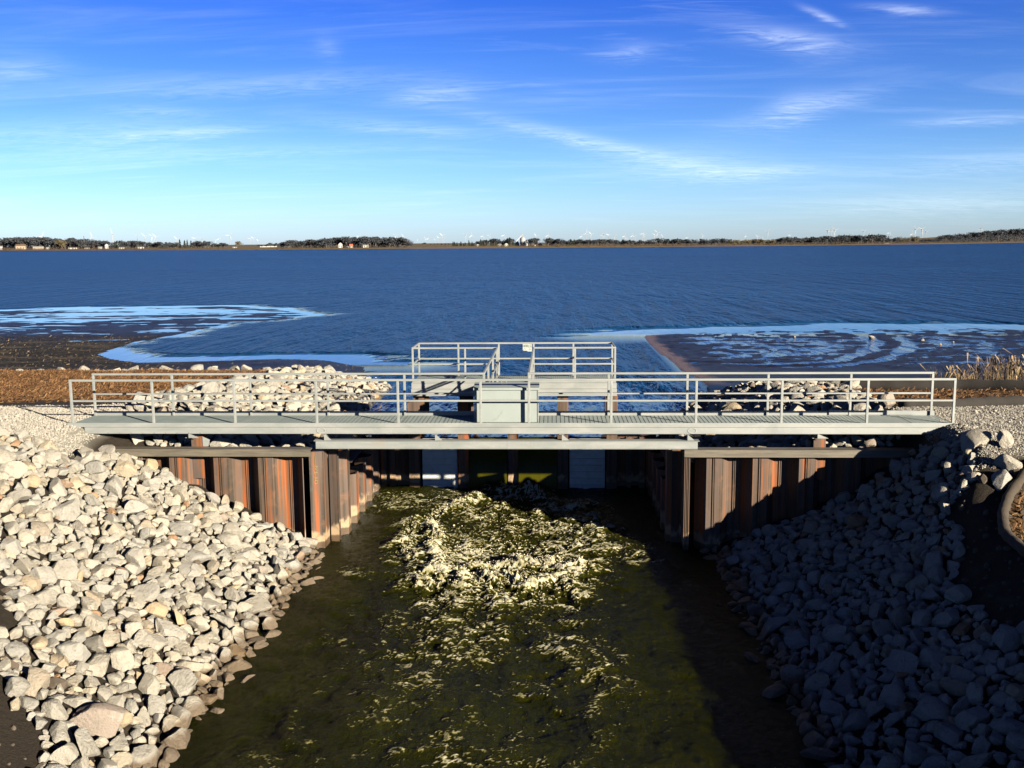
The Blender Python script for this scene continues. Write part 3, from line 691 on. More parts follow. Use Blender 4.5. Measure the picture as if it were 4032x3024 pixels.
gbox(MB(), 6.05, 7.2, 6.34, 6.38, -4.3, -1.50).build('bulkhead', RUSTD, gw); gbox(MB(), 13.5, 14.66, 6.34, 6.38, -4.3, -1.50).build('bulkhead', RUSTD, gw)
for x in (6.35, 6.62, 13.75, 14.15):
    hpile(x, x+0.16, 6.18, 6.33, -4.3, -1.55, gw, RUST, 'stiffener', org=gw.location)
for x0, x1 in ((9.06, 10.18), (10.54, 11.68)):
    mb = MB(); gbox(mb, x0, x1, 6.26, 6.34, -4.3, -1.74); mb.build('gate_leaf', DGATE, gw)
# water sliding over the two gate leaves
def nappe_mat():
    m, t, b = mat_new('sliding_olive_water'); p = pos(t)
    n = t.noise(t.mapping(p, scale=(7, 1.5, 0.8)), 1.6, 5, 0.6)
    t.set(b.inputs['Base Color'], t.mix(n, (0.020, 0.020, 0.001), (0.040, 0.038, 0.002)))
    b.inputs['Roughness'].default_value = 0.25; b.inputs['IOR'].default_value = 1.33; b.inputs['Specular IOR Level'].default_value = 0.1
    bump(t, b, n, 0.2, 0.02); return m
NAP = nappe_mat()
V, F = [], []
for x0, x1 in ((9.06, 10.18), (10.54, 11.68)):
    prof = [(6.9, -1.61), (6.5, -1.62), (6.3, -1.66), (6.18, -1.75), (6.08, -1.92), (6.0, -2.15), (5.92, -2.45), (5.86, -2.8), (5.82, -3.2)]
    o = len(V); n = 13
    for j, (y, z) in enumerate(prof):
        for i in range(n):
            u = i/(n-1); x = x0+(x1-x0)*(u+0.0)
            e = min(u, 1-u)*2
            V.append((x, y+0.012*math.sin(7*u+j*0.7)*(j > 2)+0.02*(1-e)*(j > 2), z-0.02*(1-e)))
    for j in range(len(prof)-1):
        for i in range(n-1): a = o+j*n+i; F.append((a, a+1, a+n+1, a+n))
nap = mesh_np('falling_water', V, F, NAP, smooth=True)
tag(nap, 'smooth olive water sliding over the gates', kind='structure')

# ------------------------------------------------------------------ footbridge
BL, BW, HP = 20.85, 1.13, 1.067
fb = empty('footbridge', (10.42, 0.56, -0.6), 'long galvanised footbridge across the channel with pipe railings', 'footbridge')
fbl = fb.location
def bb(mb): mb.v = [(x-fbl[0], y-fbl[1], z-fbl[2]) for x, y, z in mb.v]; return mb
def bpart(mb, name, mat=GALV, parent=None, **kw): return bb(mb).build(name, mat, parent or fb, **kw)
mb = MB()
ny = 34
for i in range(ny):
    y = 0.03+i*(BW-0.06)/(ny-1); mb.box(0.02, BL-0.02, y-0.0035, y+0.0035, -0.032, -0.002)
for i in range(int(BL/0.1)):
    x = 0.05+i*0.1; mb.box(x-0.0045, x+0.0045, 0.03, BW-0.03, -0.012, -0.0005)
for i in range(0, 22):
    x = min(0.02+i*0.995, BL-0.02)
    mb.box(x-0.004, x+0.004, 0.03, BW-0.03, -0.034, -0.001)
bpart(mb, 'deck_grating', GRATEM)
# kick plate / edge angle along the front, kick plate behind
bpart(MB().box(-0.10, BL+0.11, -0.045, -0.030, -0.085, 0.02).box(-0.10, BL+0.11, -0.030, 0.03, -0.085, -0.075), 'edge_plate', bevel=0.004)
bpart(MB().box(0.0, BL, BW+0.03, BW+0.045, -0.085, 0.10), 'kick_plate', bevel=0.003)
def channel(x0, x1, y, z0, z1, face=-1, fl=0.07, tw=0.012):
    mb = MB(); yb = y-face*fl
    mb.box(x0, x1, min(y, y-face*tw), max(y, y-face*tw), z0, z1)
    for za in (z0, z1-tw): mb.box(x0, x1, min(y-face*tw, yb), max(y-face*tw, yb), za, za+tw)
    return mb
bpart(channel(0.3, BL-0.35, -0.02, -0.245, -0.092), 'girder', bevel=0.003)
bpart(MB().box(0.3, BL-0.35, -0.035, -0.0215, -0.244, -0.232), 'girder_flange')
bpart(channel(0.3, BL-0.35, BW+0.02, -0.245, -0.092, face=1), 'girder', bevel=0.003)
for i in range(12): bpart(MB().box(0.6+i*1.78, 0.66+i*1.78, 0.06, BW-0.06, -0.20, -0.06), 'cross_beam')
POST_F = [0.02, 2.0, 3.98, 5.95, 7.90, 9.86, 11.0, 12.93, 14.91, 16.89, 18.86, BL-0.02]
POST_B1 = [0.05, 2.05, 4.02, 5.97, 7.89, 9.86]; POST_B2 = [10.97, 12.93, 14.85, 16.81, 18.80, BL-0.10]
PW, RW = 0.055, 0.052
def railing(xs, y, parent_fn, x0, x1, mid=0.545):
    top = parent_fn(MB().box(x0-PW/2, x1+PW/2, y-RW/2, y+RW/2, HP-RW, HP), 'railing', bevel=0.006)
    sub = lambda m_, nm: (bb(m_)).build(nm, GALV, top, bevel=0.005)
    for x in xs: sub(MB().box(x-PW/2, x+PW/2, y-RW/2+0.001, y+RW/2-0.001, -0.08, HP-RW), 'post')
    xx = sorted(xs)
    for a, b_ in zip(xx[:-1], xx[1:]): sub(MB().box(a+PW/2, b_-PW/2, y-0.021, y+0.021, mid-0.021, mid+0.021), 'mid_rail')
    return top
railing(POST_F, -0.003, bpart, 0.02, BL-0.02)
railing(POST_B1, BW+0.0, bpart, 0.05, 9.86)
railing(POST_B2, BW+0.0, bpart, 10.97, BL-0.10)
# loose plate on the right-hand kick plate
bpart(MB().box(18.3, 20.35, BW-0.01, BW+0.02, 0.01, 0.115), 'kick_panel', bevel=0.003)
# support beam below, spanning between the two walls
bpart(channel(5.92, 14.95, -0.10, -0.578, -0.405, fl=0.20, tw=0.014), 'support_beam', bevel=0.003)
bpart(MB().box(5.88, 14.99, -0.13, 0.10, -0.405, -0.391), 'support_flange')
bpart(MB().box(5.92, 14.95, -0.115, -0.10, -0.592, -0.578).box(5.92, 14.95, 0.10, 0.115, -0.592, -0.400), 'support_flange')
for x in (6.13, 8.78, 11.78, 14.72):
    mb = MB(); mb.box(x-0.006, x+0.006, -0.09, 0.06, -0.390, -0.246)
    mb.add([(x, -0.06, -0.39), (x+0.16, -0.06, -0.39), (x, -0.06, -0.25), (x, -0.045, -0.39), (x+0.16, -0.045, -0.39), (x, -0.045, -0.25)], [(0, 1, 2), (5, 4, 3), (0, 3, 4, 1), (1, 4, 5, 2), (2, 5, 3, 0)])
    mb.box(x-0.07, x+0.05, -0.09, 0.06, -0.252, -0.2462)
    bpart(mb, 'bracket')
# short steel posts carrying the side spans
for x in (2.80, 17.72):
    p_ = hpile(x, x+0.28, 0.22, 0.50, -1.4, -0.36, fb, RUST, 'support_post', org=fbl)
    mb = MB(); mb.box(x-0.08, x+0.14, 0.05, 0.55, -0.365, -0.355)
    mb.box(x+0.025, x+0.04, -0.01, 0.55, -0.355, -0.246)
    mb.add([(x+0.04, 0.0, -0.355), (x+0.28, 0.0, -0.355), (x+0.04, 0.0, -0.25), (x+0.04, 0.02, -0.355), (x+0.28, 0.02, -0.355), (x+0.04, 0.02, -0.25)], [(0, 1, 2), (5, 4, 3), (0, 3, 4, 1), (1, 4, 5, 2), (2, 5, 3, 0)])
    bb(mb).build('saddle', GALV, p_)
    if x < 5: bb(MB().add([(x+0.285, 0.2, -0.60), (x+0.42, 0.2, -0.60), (x+0.46, 0.2, -0.44), (x+0.285, 0.2, -0.36), (x+0.285, 0.215, -0.60), (x+0.42, 0.215, -0.60), (x+0.46, 0.215, -0.44), (x+0.285, 0.215, -0.36)], [(0, 1, 2, 3), (7, 6, 5, 4), (0, 4, 5, 1), (1, 5, 6, 2), (2, 6, 7, 3), (3, 7, 4, 0)])).build('gusset', GALV, p_)
for x in (6.05, 14.45):
    hpile(x, x+0.2, 0.64, 0.84, -4.3, -0.59, fb, RUSTD, 'support_post', org=fbl)
    bpart(MB().box(x-0.02, x+0.22, 0.1, 0.9, -0.591, -0.58), 'bracket')
for i in range(9): bpart(MB().tube([(0.9+0.28*i, -0.034, -0.225), (0.9+0.28*i, -0.046, -0.225)], 0.013, 6), 'bolt', GALV)
# weld rings where the sections join
for x in (6.05, 14.83):
    mb = MB(); mb.tube([(x+0.10*math.cos(a), -0.037, -0.165+0.062*math.sin(a)) for a in np.linspace(0, 2*math.pi, 15)], 0.004, 5); bpart(mb, 'weld_seam', simple('weld', (0.33, 0.35, 0.33)))

# ------------------------------------------------------------------ control cabinet on the bridge
cbn = empty('control_cabinet', (10.46, 0.36, 0.0), 'grey metal control cabinet standing on the footbridge deck behind the railing', 'cabinet')
co = cbn.location
CABM = simple('painted_grey_sheet', (0.18, 0.21, 0.20), rough=0.42, var=0.10, scale=2.2, bmp=0.003)
def cpart(mb, name, mat=CABM, **kw):
    mb.v = [(x-co[0], y-co[1], z-co[2]) for x, y, z in mb.v]; return mb.build(name, mat, cbn, **kw)
cpart(MB().box(9.73, 11.20, 0.14, 0.60, 0.003, 0.80), 'body', bevel=0.006)
lid = cpart(MB().add([(9.68, 0.10, 0.78), (11.24, 0.10, 0.78), (11.24, 0.64, 0.78), (9.68, 0.64, 0.78), (9.68, 0.10, 0.835), (11.24, 0.10, 0.835), (11.24, 0.64, 0.90), (9.68, 0.64, 0.90)], [(0, 3, 2, 1), (4, 5, 6, 7), (0, 1, 5, 4), (1, 2, 6, 5), (2, 3, 7, 6), (3, 0, 4, 7)]), 'lid', bevel=0.004)
cpart(MB().bar((10.33, 0.60, 0.895), (10.33, 0.60, 0.96), 0.015).bar((10.44, 0.60, 0.895), (10.44, 0.60, 0.96), 0.015).bar((10.33, 0.60, 0.955), (10.44, 0.60, 0.955), 0.015), 'handle', GALV)
cpart(MB().box(9.70, 9.722, 0.12, 0.16, 0.003, 0.77), 'corner_trim', GALV); cpart(MB().box(11.205, 11.222, 0.12, 0.16, 0.003, 0.77), 'corner_trim', GALV)
cpart(MB().tube([(9.70, 0.15, 0.70), (9.66, 0.15, 0.74), (9.70, 0.15, 0.78)], 0.012, 6), 'latch', GALV)
SCUFF = simple('scuffed_patch', (0.165, 0.195, 0.185), var=0.2, scale=40)
mb = MB()
for i in range(26):
    u = i/25; x = 10.15+0.22*u+random.uniform(-.012, .012); z = 0.06+0.19*u*u+0.03*u+random.uniform(-.012, .012); r_ = random.uniform(.008, .022)*(1-abs(u-.45))
    mb.box(x-r_*1.3, x+r_*1.3, 0.1365-0.0006*i/26, 0.1385, z-r_, z+r_)
cpart(mb, 'scuff_mark', SCUFF)

# ------------------------------------------------------------------ gangway and rear platform
PX0, PX1, PY0, PY1 = 7.22, 13.49, 7.10, 8.62
gg = empty('gangway', (10.42, 4.1, -0.1), 'short railed gangway joining the footbridge to the rear platform', 'gangway')
go = gg.location
def gpart(mb, name, mat=GALV, parent=None, **kw):
    mb.v = [(x-go[0], y-go[1], z-go[2]) for x, y, z in mb.v]; return mb.build(name, mat, parent or gg, **kw)
mb = MB()
for i in range(26):
    y = BW+0.08+i*(PY0-BW-0.12)/25.0
    mb.box(9.92, 10.92, y, y+0.205, -0.03, 0.0)
gpart(mb, 'deck_plank', bevel=0.004)
for x in (9.87, 10.95): gpart(MB().box(x-0.03, x+0.03, BW+0.05, PY0-0.02, -0.20, -0.032), 'girder')
for x in (9.86, 10.97):
    top = gpart(MB().box(x-RW/2, x+RW/2, BW+0.03, PY0-0.03, HP-RW, HP), 'railing', bevel=0.006)
    for y in (2.9, 4.9, 6.9):
        gpart(MB().box(x-RW/2, x+RW/2, y-PW/2, y+PW/2, -0.03, HP-RW), 'post', parent=top)
    gpart(MB().box(x-0.02, x+0.02, BW+0.03, PY0-0.03, 0.525, 0.567), 'mid_rail', parent=top)
    gpart(MB().box(x-0.006, x+0.006, BW+0.05, PY0-0.03, -0.03, 0.10), 'kick_plate', parent=top)
    if x < 10: gpart(MB().bar((x+0.06, 5.2, 0.05), (x+0.06, 6.7, 0.72), 0.035), 'brace', parent=top)

pf = empty('platform', (10.36, 7.86, -0.45), 'railed steel platform on brown piles at the lake end', 'platform')
po_ = pf.location
def ppart(mb, name, mat=GALV, parent=None, **kw):
    mb.v = [(x-po_[0], y-po_[1], z-po_[2]) for x, y, z in mb.v]; return mb.build(name, mat, parent or pf, **kw)
mb = MB()
for i in range(46):
    y = PY0+0.04+i*(PY1-PY0-0.08)/45; mb.box(PX0+0.02, PX1-0.02, y-0.0035, y+0.0035, -0.032, -0.002)
for i in range(int((PX1-PX0)/0.06)):
    x = PX0+0.05+i*0.06; mb.box(x-0.0045, x+0.0045, PY0+0.03, PY1-0.03, -0.014, -0.0005)
ppart(mb, 'deck_grating', GRATEM)
for x0, x1 in ((PX0, 9.84), (10.99, PX1)):
    ppart(MB().box(x0, x1, PY0-0.012, PY0, -0.032, 0.03), 'kick_plate')
ppart(channel(PX0-0.02, PX1+0.02, PY0-0.02, -0.22, -0.04, fl=0.08), 'fascia_beam', bevel=0.003)
ppart(channel(PX0-0.03, PX1+0.03, PY0-0.045, -0.44, -0.225, fl=0.09), 'fascia_beam', bevel=0.003)
ppart(channel(PX0-0.02, PX1+0.02, PY1+0.02, -0.44, -0.04, face=1, fl=0.09), 'fascia_beam', bevel=0.003)
for x in (PX0-0.01, PX1+0.0): ppart(MB().box(x-0.006, x+0.006, PY0, PY1, -0.22, -0.04), 'end_plate')
def prail(p, q, posts, mid=True):
    p = Vector(p); q = Vector(q); d = (q-p).normalized()
    along = abs(d.x) > 0.5
    x0, x1, y0, y1 = min(p.x, q.x), max(p.x, q.x), min(p.y, q.y), max(p.y, q.y)
    h_ = RW/2
    box = (x0-h_, x1+h_, y0-h_, y0+h_) if along else (x0-h_+0.001, x1+h_-0.001, y0+h_, y1-h_)
    top = ppart(MB().box(*box, HP-RW, HP), 'railing', bevel=0.005)
    for t_ in posts:
        c = p+(q-p)*t_
        ppart(MB().box(c.x-PW/2, c.x+PW/2, c.y-PW/2+0.002, c.y+PW/2-0.002, -0.05, HP-RW), 'post', parent=top, bevel=0.004)
    m_ = (x0+PW/2, x1-PW/2, y0-0.02, y0+0.02) if along else (x0-0.02, x0+0.02, y0+PW/2, y1-PW/2)
    ppart(MB().box(*m_, 0.525, 0.567), 'mid_rail', parent=top)
prail((PX0+0.03, PY0+0.03, 0), (9.86, PY0+0.03, 0), (0, 0.62, 1))
prail((10.97, PY0+0.03, 0), (PX1-0.03, PY0+0.03, 0), (0, 0.51, 1))
prail((PX0+0.03, PY1-0.03, 0), (PX1-0.03, PY1-0.03, 0), (0, 0.205, 0.415, 0.595, 0.80, 1))
prail((PX0+0.03, PY0+0.03, 0), (PX0+0.03, PY1-0.03, 0), ())
prail((PX1-0.03, PY0+0.03, 0), (PX1-0.03, PY1-0.03, 0), ())
for x in (7.22, 8.66, 11.70, 13.22):
    hpile(x, x+0.34, 7.30, 7.62, -4.4, -0.445, pf, RUST, 'pile', org=po_)
    hpile(x, x+0.34, 8.20, 8.52, -4.4, -0.445, pf, RUST, 'pile', org=po_)
ppart(MB().tube([(7.56, 7.42, -0.60), (7.80, 7.42, -0.62)], 0.04, 8), 'pipe_stub', RUST)

# sign hung on the platform's lake-side rail
SIGNM = simple('pale_sign_plate', (0.25, 0.275, 0.25), rough=0.5, var=0.05, scale=9)
INK = simple('faded_green_ink', (0.03, 0.055, 0.035), var=0.1)
sg = empty('sign_board', (10.74, 8.55, 0.8), 'small pale sign with faded letters hung on the platform back rail', 'sign')
def sp(mb, name, mat): mb.v = [(x-10.74, y-8.55, z-0.8) for x, y, z in mb.v]; return mb.build(name, mat, sg)
out = [(10.60, 1.015), (10.60, 0.83), (10.625, 0.80), (10.735, 0.80), (10.76, 0.775), (10.89, 0.775), (10.89, 1.015)]
n = len(out)
sp(MB().add([(x, 8.535, z) for x, z in out]+[(x, 8.545, z) for x, z in out], [tuple(range(n)), tuple(range(n, 2*n))[::-1]]+[((i+1) % n, i, n+i, n+(i+1) % n) for i in range(n)]), 'plate', SIGNM)
def glyph(ch, x, z, w_, h_):
    G = {'H': [[(0, 0), (0, 1)], [(1, 0), (1, 1)], [(0, .5), (1, .5)]], 'A': [[(0, 0), (0, 1), (1, 1), (1, 0)], [(0, .5), (1, .5)]], 'L': [[(0, 1), (0, 0), (1, 0)]],
         'G': [[(1, 1), (0, 1), (0, 0), (1, 0), (1, .45), (.5, .45)]], 'C': [[(0, 0), (.1, .6), (.5, 1), (.9, .6), (1, .3)]], 'V': [[(0, 0), (.5, 1), (1, 0)], [(.3, .4), (.7, .4)]]}
    return [[(x+a*w_, 8.533, z+b*h_) for a, b in s_] for s_ in G[ch]]
mb = MB()
for i, ch in enumerate('HAALG'):
    for s_ in glyph(ch, 10.617+i*0.054, 0.912, 0.036, 0.075):
        for a, b in zip(s_[:-1], s_[1:]): mb.bar(a, b, 0.010, 0.003, up=(0, -1, 0))
for ch, x in (('C', 10.63), ('V', 10.79)):
    for s_ in glyph(ch, x, 0.828, 0.07, 0.045):
        for a, b in zip(s_[:-1], s_[1:]): mb.bar(a, b, 0.008, 0.003, up=(0, -1, 0))
sp(mb, 'lettering', INK)

# ------------------------------------------------------------------ riprap
def rock_shape(V, seed):
    r = np.random.default_rng(seed); P = V.copy()
    for k in range(r.integers(10, 16)):
        n = r.normal(size=3); n /= np.linalg.norm(n); d = r.uniform(0.36, 0.80)
        ex = np.maximum(0, P @ n-d); P = P-ex[:, None]*n[None]*0.96
    P = P+(fbm(P[:, 0]*2.2+seed, P[:, 1]*2.2, P[:, 2]*2.2, 5, 0.62, seed)*0.055)[:, None]*V
    P = P/np.abs(P).max(0)
    return P*np.array([1.0, r.uniform(0.66, 0.95), r.uniform(0.50, 0.78)])
NSH = 22
SH4 = [rock_shape(IV4, 100+i) for i in range(NSH)]
SH3 = [rock_shape(IV3, 100+i) for i in range(NSH)]
SH2 = [rock_shape(IV2, 100+i) for i in range(NSH)]
def ground_n(x, y, e=0.25):
    z = ground_z(np.array([x-e, x+e, x, x]), np.array([y, y, y-e, y+e]))
    n = np.array([-(z[1]-z[0])/(2*e), -(z[3]-z[2])/(2*e), 1.0]); n[:2] = np.clip(n[:2], -0.8, 0.8)
    return n/np.linalg.norm(n)
class Pack:                                      # dart throwing, big stones first
    def __init__(s): s.cell = {}; s.all = []
    def ok(s, x, y, r, k):
        cx, cy = int(math.floor(x/0.6)), int(math.floor(y/0.6))
        for i in range(cx-2, cx+3):
            for j in range(cy-2, cy+3):
                for (a, b, q) in s.cell.get((i, j), ()):
                    if (a-x)**2+(b-y)**2 < ((q+r)*k)**2: return False
        return True
    def put(s, x, y, r):
        s.cell.setdefault((int(math.floor(x/0.6)), int(math.floor(y/0.6))), []).append((x, y, r)); 
rocks = []                                       # x, y, r, zone
def fill(zone, x0, x1, y0, y1, inside, sizes, k=0.74):
    pk = Pack()
    for r, tries in sizes:
        xs, ys = rng.uniform(x0, x1, tries), rng.uniform(y0, y1, tries)
        m = inside(xs, ys)
        for x, y in zip(xs[m], ys[m]):
            rr = r*random.uniform(0.82, 1.22)
            if pk.ok(x, y, rr, k): pk.put(x, y, rr); rocks.append((x, y, rr, zone))
def insA(X, Y):
    lft = interp(Y, [(-16, 5.3), (-12.3, 5.0), (-11.4, 4.7), (-10.4, 4.2), (-9.2, 3.4), (-8.2, 2.9), (-6.8, 1.6), (-5, -0.2), (-3.5, -1.2), (-2.0, -2.2), (-1.6, -0.4), (-0.3, 0.9), (0.1, 1.0)])
    rgt = 6.22+0.25*vnoise(Y*0.9, Y*0, seed=7)
    top = np.where(X < 0.9, -1.75, np.where(X < 5.7, -0.06, -0.4))
    wob = 0.35*vnoise(X*1.3, Y*1.3, seed=77)
    return (X > lft+wob) & (X < rgt) & (Y < top)
def insB(X, Y):
    rgt = interp(Y, [(-16, 17.9), (-11, 17.8), (-9.6, 18.3), (-8, 18.75), (-6.5, 18.65), (-4.2, 19.3), (-2.6, 20.2), (-1.6, 20.7), (-0.8, 20.6), (-0.2, 20.0)])
    lft = 15.1+0.25*vnoise(Y*0.9, Y*0+5, seed=8)
    return (X > lft) & (X < rgt+0.3*vnoise(X*1.3, Y*1.3, seed=78)) & (Y < np.where(X < 20.3, -0.06, -0.8))
def insC(X, Y):
    sd = poly_sd(X, Y, LEFT_LAND)
    lft = interp(Y, [(0.5, 1.2), (3.4, 0.1), (6, -0.6), (8.5, -0.9), (10.5, 0.1), (12, 0.9), (14, 1.2), (16, 0.6), (17.2, -1), (18.2, 0)])
    return (sd > -0.25) & (X > lft+0.4*vnoise(X, Y, seed=79)) & (Y < 18.0+0.4*vnoise(X*2, Y, seed=3)) & (X < np.where(Y < 6.4, 5.55, 9))
def insCrow(X, Y):
    c = 17.3-0.10*(X+3)-0.012*(X+3)**2*(X < -3)
    return (np.abs(Y-c-0.25*vnoise(X*0.8, X*0, seed=4)) < 0.42)
def insD(X, Y):
    sd = poly_sd(X, Y, RIGHT_LAND)
    rgt = interp(Y, [(0.5, 19.8), (3.5, 20.6), (6, 20.6), (8.5, 21.2), (11, 22.0), (14.4, 22.2)])
    return (sd > -0.25) & (X < rgt+0.4*vnoise(X, Y, seed=80)) & (Y < 13.9+0.3*vnoise(X, Y, seed=5)) & (X > np.where(Y < 6.4, 15.15, 10))
fill('A', -2.6, 6.8, -12.4, -0.05, insA, [(0.30, 26), (0.23, 200), (0.17, 1500), (0.13, 7000), (0.095, 16000), (0.065, 16000)], 0.68)
fill('B', 14.7, 21.2, -12.4, -0.05, insB, [(0.28, 25), (0.22, 180), (0.165, 1300), (0.125, 6000), (0.09, 13000), (0.065, 11000)], 0.68)
fill('C', -1.6, 5.6, 0.55, 18.6, insC, [(0.28, 60), (0.21, 600), (0.155, 3000), (0.11, 9000)], 0.70)
fill('R', -12, 2.4, 16.4, 19.0, insCrow, [(0.30, 60), (0.22, 400), (0.15, 700)], 0.8)
fill('D', 14.9, 22.6, 0.55, 14.6, insD, [(0.28, 60), (0.21, 600), (0.155, 3000), (0.11, 8000)], 0.70)
# a few loose stones: tail-water margins, mud flats, gravel edges
for x, y, r in [(6.75, -3.2, .11), (6.9, -8.6, .13), (7.0, -8.45, .12), (6.85, -9.2, .16), (6.7, -10.1, .15), (6.6, -5.2, .14), (6.65, -6.6, .15), (6.55, -1.2, .14), (6.75, -0.75, .10),
                (14.75, -4.9, .16), (14.5, -5.3, .10), (14.9, -2.4, .12)]:
    rocks.append((x, y, r, 'A' if x < 10 else 'B'))
for x, y, r in [(30.6, 36.9, .20), (33.0, 35.2, .14), (26.2, 37.6, .09), (34.4, 34.3, .09), (39.0, 32.1, .09), (28.6, 35.9, .07), (33.2, 33.0, .08)]:
    rocks.append((x, y, r, 'F'))
for x, y, r in [(-0.9, -1.7, .32), (-0.3, -1.75, .22), (0.3, -1.75, .26), (0.85, -1.35, .30), (1.15, -0.85, .24), (20.65, -1.75, .33), (20.05, -1.3, .24), (20.3, -1.05, .2), (21.1, -2.0, .2), (20.9, -2.9, .3), (21.9, -2.5, .12), (20.5, -3.4, .28)]:
    rocks.append((x, y, r, 'A' if x < 10 else 'B'))
RK = np.array([(r[0], r[1], r[2]) for r in rocks]); RZ = [r[3] for r in rocks]
rgz = ground_z(RK[:, 0], RK[:, 1])
ssx, ssy, ssd = project(np.stack([RK[:, 0], RK[:, 1], rgz], 1))
apparent = RK[:, 2]/ssd*((ssx > 20) & (ssx < 4010) & (ssy > 0) & (ssy < 3000))
order = np.argsort(-apparent)
indiv = set(order[:298].tolist())
meshes4 = []
for i in range(NSH):
    me = bpy.data.meshes.new('rock'); me.from_pydata(SH4[i].tolist(), [], IF4.tolist()); me.update(); me.materials.append(ROCK)
    me.attributes.new('tint', 'FLOAT', 'POINT'); 
    me.polygons.foreach_set('use_smooth', [True]*len(me.polygons))
    me.set_sharp_from_angle(angle=R(24)); meshes4.append(me)
def rock_frame(x, y):
    n = ground_n(x, y); yaw = random.uniform(0, 2*math.pi)
    q = Vector((0, 0, 1)).rotation_difference(Vector(n)) @ Matrix.Rotation(yaw, 3, 'Z').to_quaternion() @ Matrix.Rotation(random.gauss(0, 0.38), 3, 'X').to_quaternion() @ Matrix.Rotation(random.gauss(0, 0.38), 3, 'Y').to_quaternion()
    return q, n
bigc = 0
sv, sf, st_ = [], [], []; so_ = 0
for i in range(len(RK)):
    x, y, r = RK[i]; z = float(rgz[i]); zone = RZ[i]
    q, nrm = rock_frame(x, y)
    r = float(r)*1.08
    sink = random.uniform(0.16, 0.42)*r if zone != 'B' else (random.uniform(-0.05, 0.22) if random.random() > 0.10 else random.uniform(0.35, 0.6))*r
    c = np.array([x, y, z])+nrm*sink
    if i in indiv:
        o = bpy.data.objects.new('rock', meshes4[random.randrange(NSH)]); C.objects.link(o)
        o.location = c; o.rotation_mode = 'QUATERNION'; o.rotation_quaternion = q
        s3 = (r*random.uniform(0.95, 1.2), r*random.uniform(0.9, 1.1), r*random.uniform(0.95, 1.25)); o.scale = s3
        o['category'] = 'rock'
        wet = z < -2.80
        if zone == 'F': o['label'] = 'lone pale stone lying on the wet mud flat beside the wheel ruts'; o['group'] = 'stones on the mud flat'
        elif zone in 'CR': o['label'] = 'cream rock on the sunlit spit behind the footbridge'; o['group'] = 'rocks on the spit behind the bridge'
        elif zone == 'D': o['label'] = 'rock on the shaded bank behind the right half of the footbridge'; o['group'] = 'rocks on the shaded bank behind the bridge'
        elif zone == 'A' and wet: o['label'] = 'brown wet rock at the water edge of the sunlit bank'; o['group'] = 'wet rocks along the sunlit bank'
        elif zone == 'A' and y > -2.6: o['label'] = 'cream limestone rock below the gravel and beside the rusty wall'; o['group'] = 'rocks below the gravel pad on the sunlit bank'
        elif zone == 'A' and x < 4.2+0.0*y: o['label'] = 'cream limestone rock on the upper sunlit bank near bare soil'; o['group'] = 'upper rocks of the sunlit bank'
        elif zone == 'A': o['label'] = 'cream limestone rock on the lower sunlit bank above the water'; o['group'] = 'lower rocks of the sunlit bank'
        elif wet: o['label'] = 'dark wet rock at the water edge of the shaded bank'; o['group'] = 'wet rocks along the shaded bank'
        elif y > -3.6: o['label'] = 'rock at the top of the shaded bank beside the gravel'; o['group'] = 'rocks at the top of the shaded bank'
        else: o['label'] = 'blue grey rock in shadow on the bank right of the water'; o['group'] = 'rocks of the shaded bank'
    else:
        lod = r/ssd[i] > 0.006
        S, Fc = (SH3, IF3) if lod else (SH2, IF2)
        P = S[random.randrange(NSH)]*np.array([r*random.uniform(.95, 1.2), r*random.uniform(.9, 1.1), r*random.uniform(.95, 1.25)])
        P = P @ np.array(q.to_matrix()).T+c
        sv.append(P); sf.append(Fc+so_); so_ += len(P); st_.append(np.full(len(P), random.random()))
rip = mesh_np('riprap', np.concatenate(sv), np.concatenate(sf), ROCK, smooth=True, attrs={'tint': np.concatenate(st_)})
rip.data.set_sharp_from_angle(angle=R(26))
tag(rip, 'smaller limestone riprap stones filling the banks between the large rocks', kind='stuff')

# ------------------------------------------------------------------ loose gravel, straw mulch, twigs
def scatter_grid(n, x0, x1, y0, y1, wf):
    xs, ys = rng.uniform(x0, x1, n), rng.uniform(y0, y1, n)
    m = rng.uniform(0, 1, n) < wf(xs, ys); xs, ys = xs[m], ys[m]
    return xs, ys, ground_z(xs, ys)
def lookup(field):
    def f(xs, ys):
        ix = np.clip(np.searchsorted(gx, xs), 1, len(gx)-1); iy = np.clip(np.searchsorted(gy, ys), 1, len(gy)-1)
        return field[iy, ix]
    return f
GRAVM, tg, bg_ = mat_new('crushed_limestone')
tg.set(bg_.inputs['Base Color'], tg.ramp(tg.attr('tint'), [(0, (0.1472, 0.1392, 0.1148)), (0.5, (0.2211, 0.2086, 0.1762)), (1, (0.2784, 0.2620, 0.2251))])); bg_.inputs['Roughness'].default_value = 0.9
gv, gf, gt = [], [], []; o_ = 0
for (a, b, c_, d_, n, fld) in ((-6, 3.0, -2.6, 4.2, 90000, np.maximum(gravL, 0)), (19.4, 27, -4.5, 5, 80000, gravR)):
    xs, ys, zs = scatter_grid(n, a, b, c_, d_, lookup(fld))
    k = len(xs); r = rng.gamma(4, 0.0022, k)+0.004
    JV = IV1[:12] if len(IV1) > 12 else IV1
    P = IV1[None]*(r[:, None, None]*rng.uniform(0.6, 1.25, (k, 1, 3)))*(1+0.3*rng.uniform(-1, 1, (k, len(IV1), 1)))+np.stack([xs, ys, zs+r*0.35], 1)[:, None]
    gv.append(P.reshape(-1, 3)); gf.append((IF1[None]+(np.arange(k)*len(IV1))[:, None, None]).reshape(-1, 3)+o_); o_ += k*len(IV1); gt.append(np.repeat(rng.uniform(0, 1, k), len(IV1)))
grv = mesh_np('gravel', np.concatenate(gv), np.concatenate(gf), GRAVM, attrs={'tint': np.concatenate(gt)})
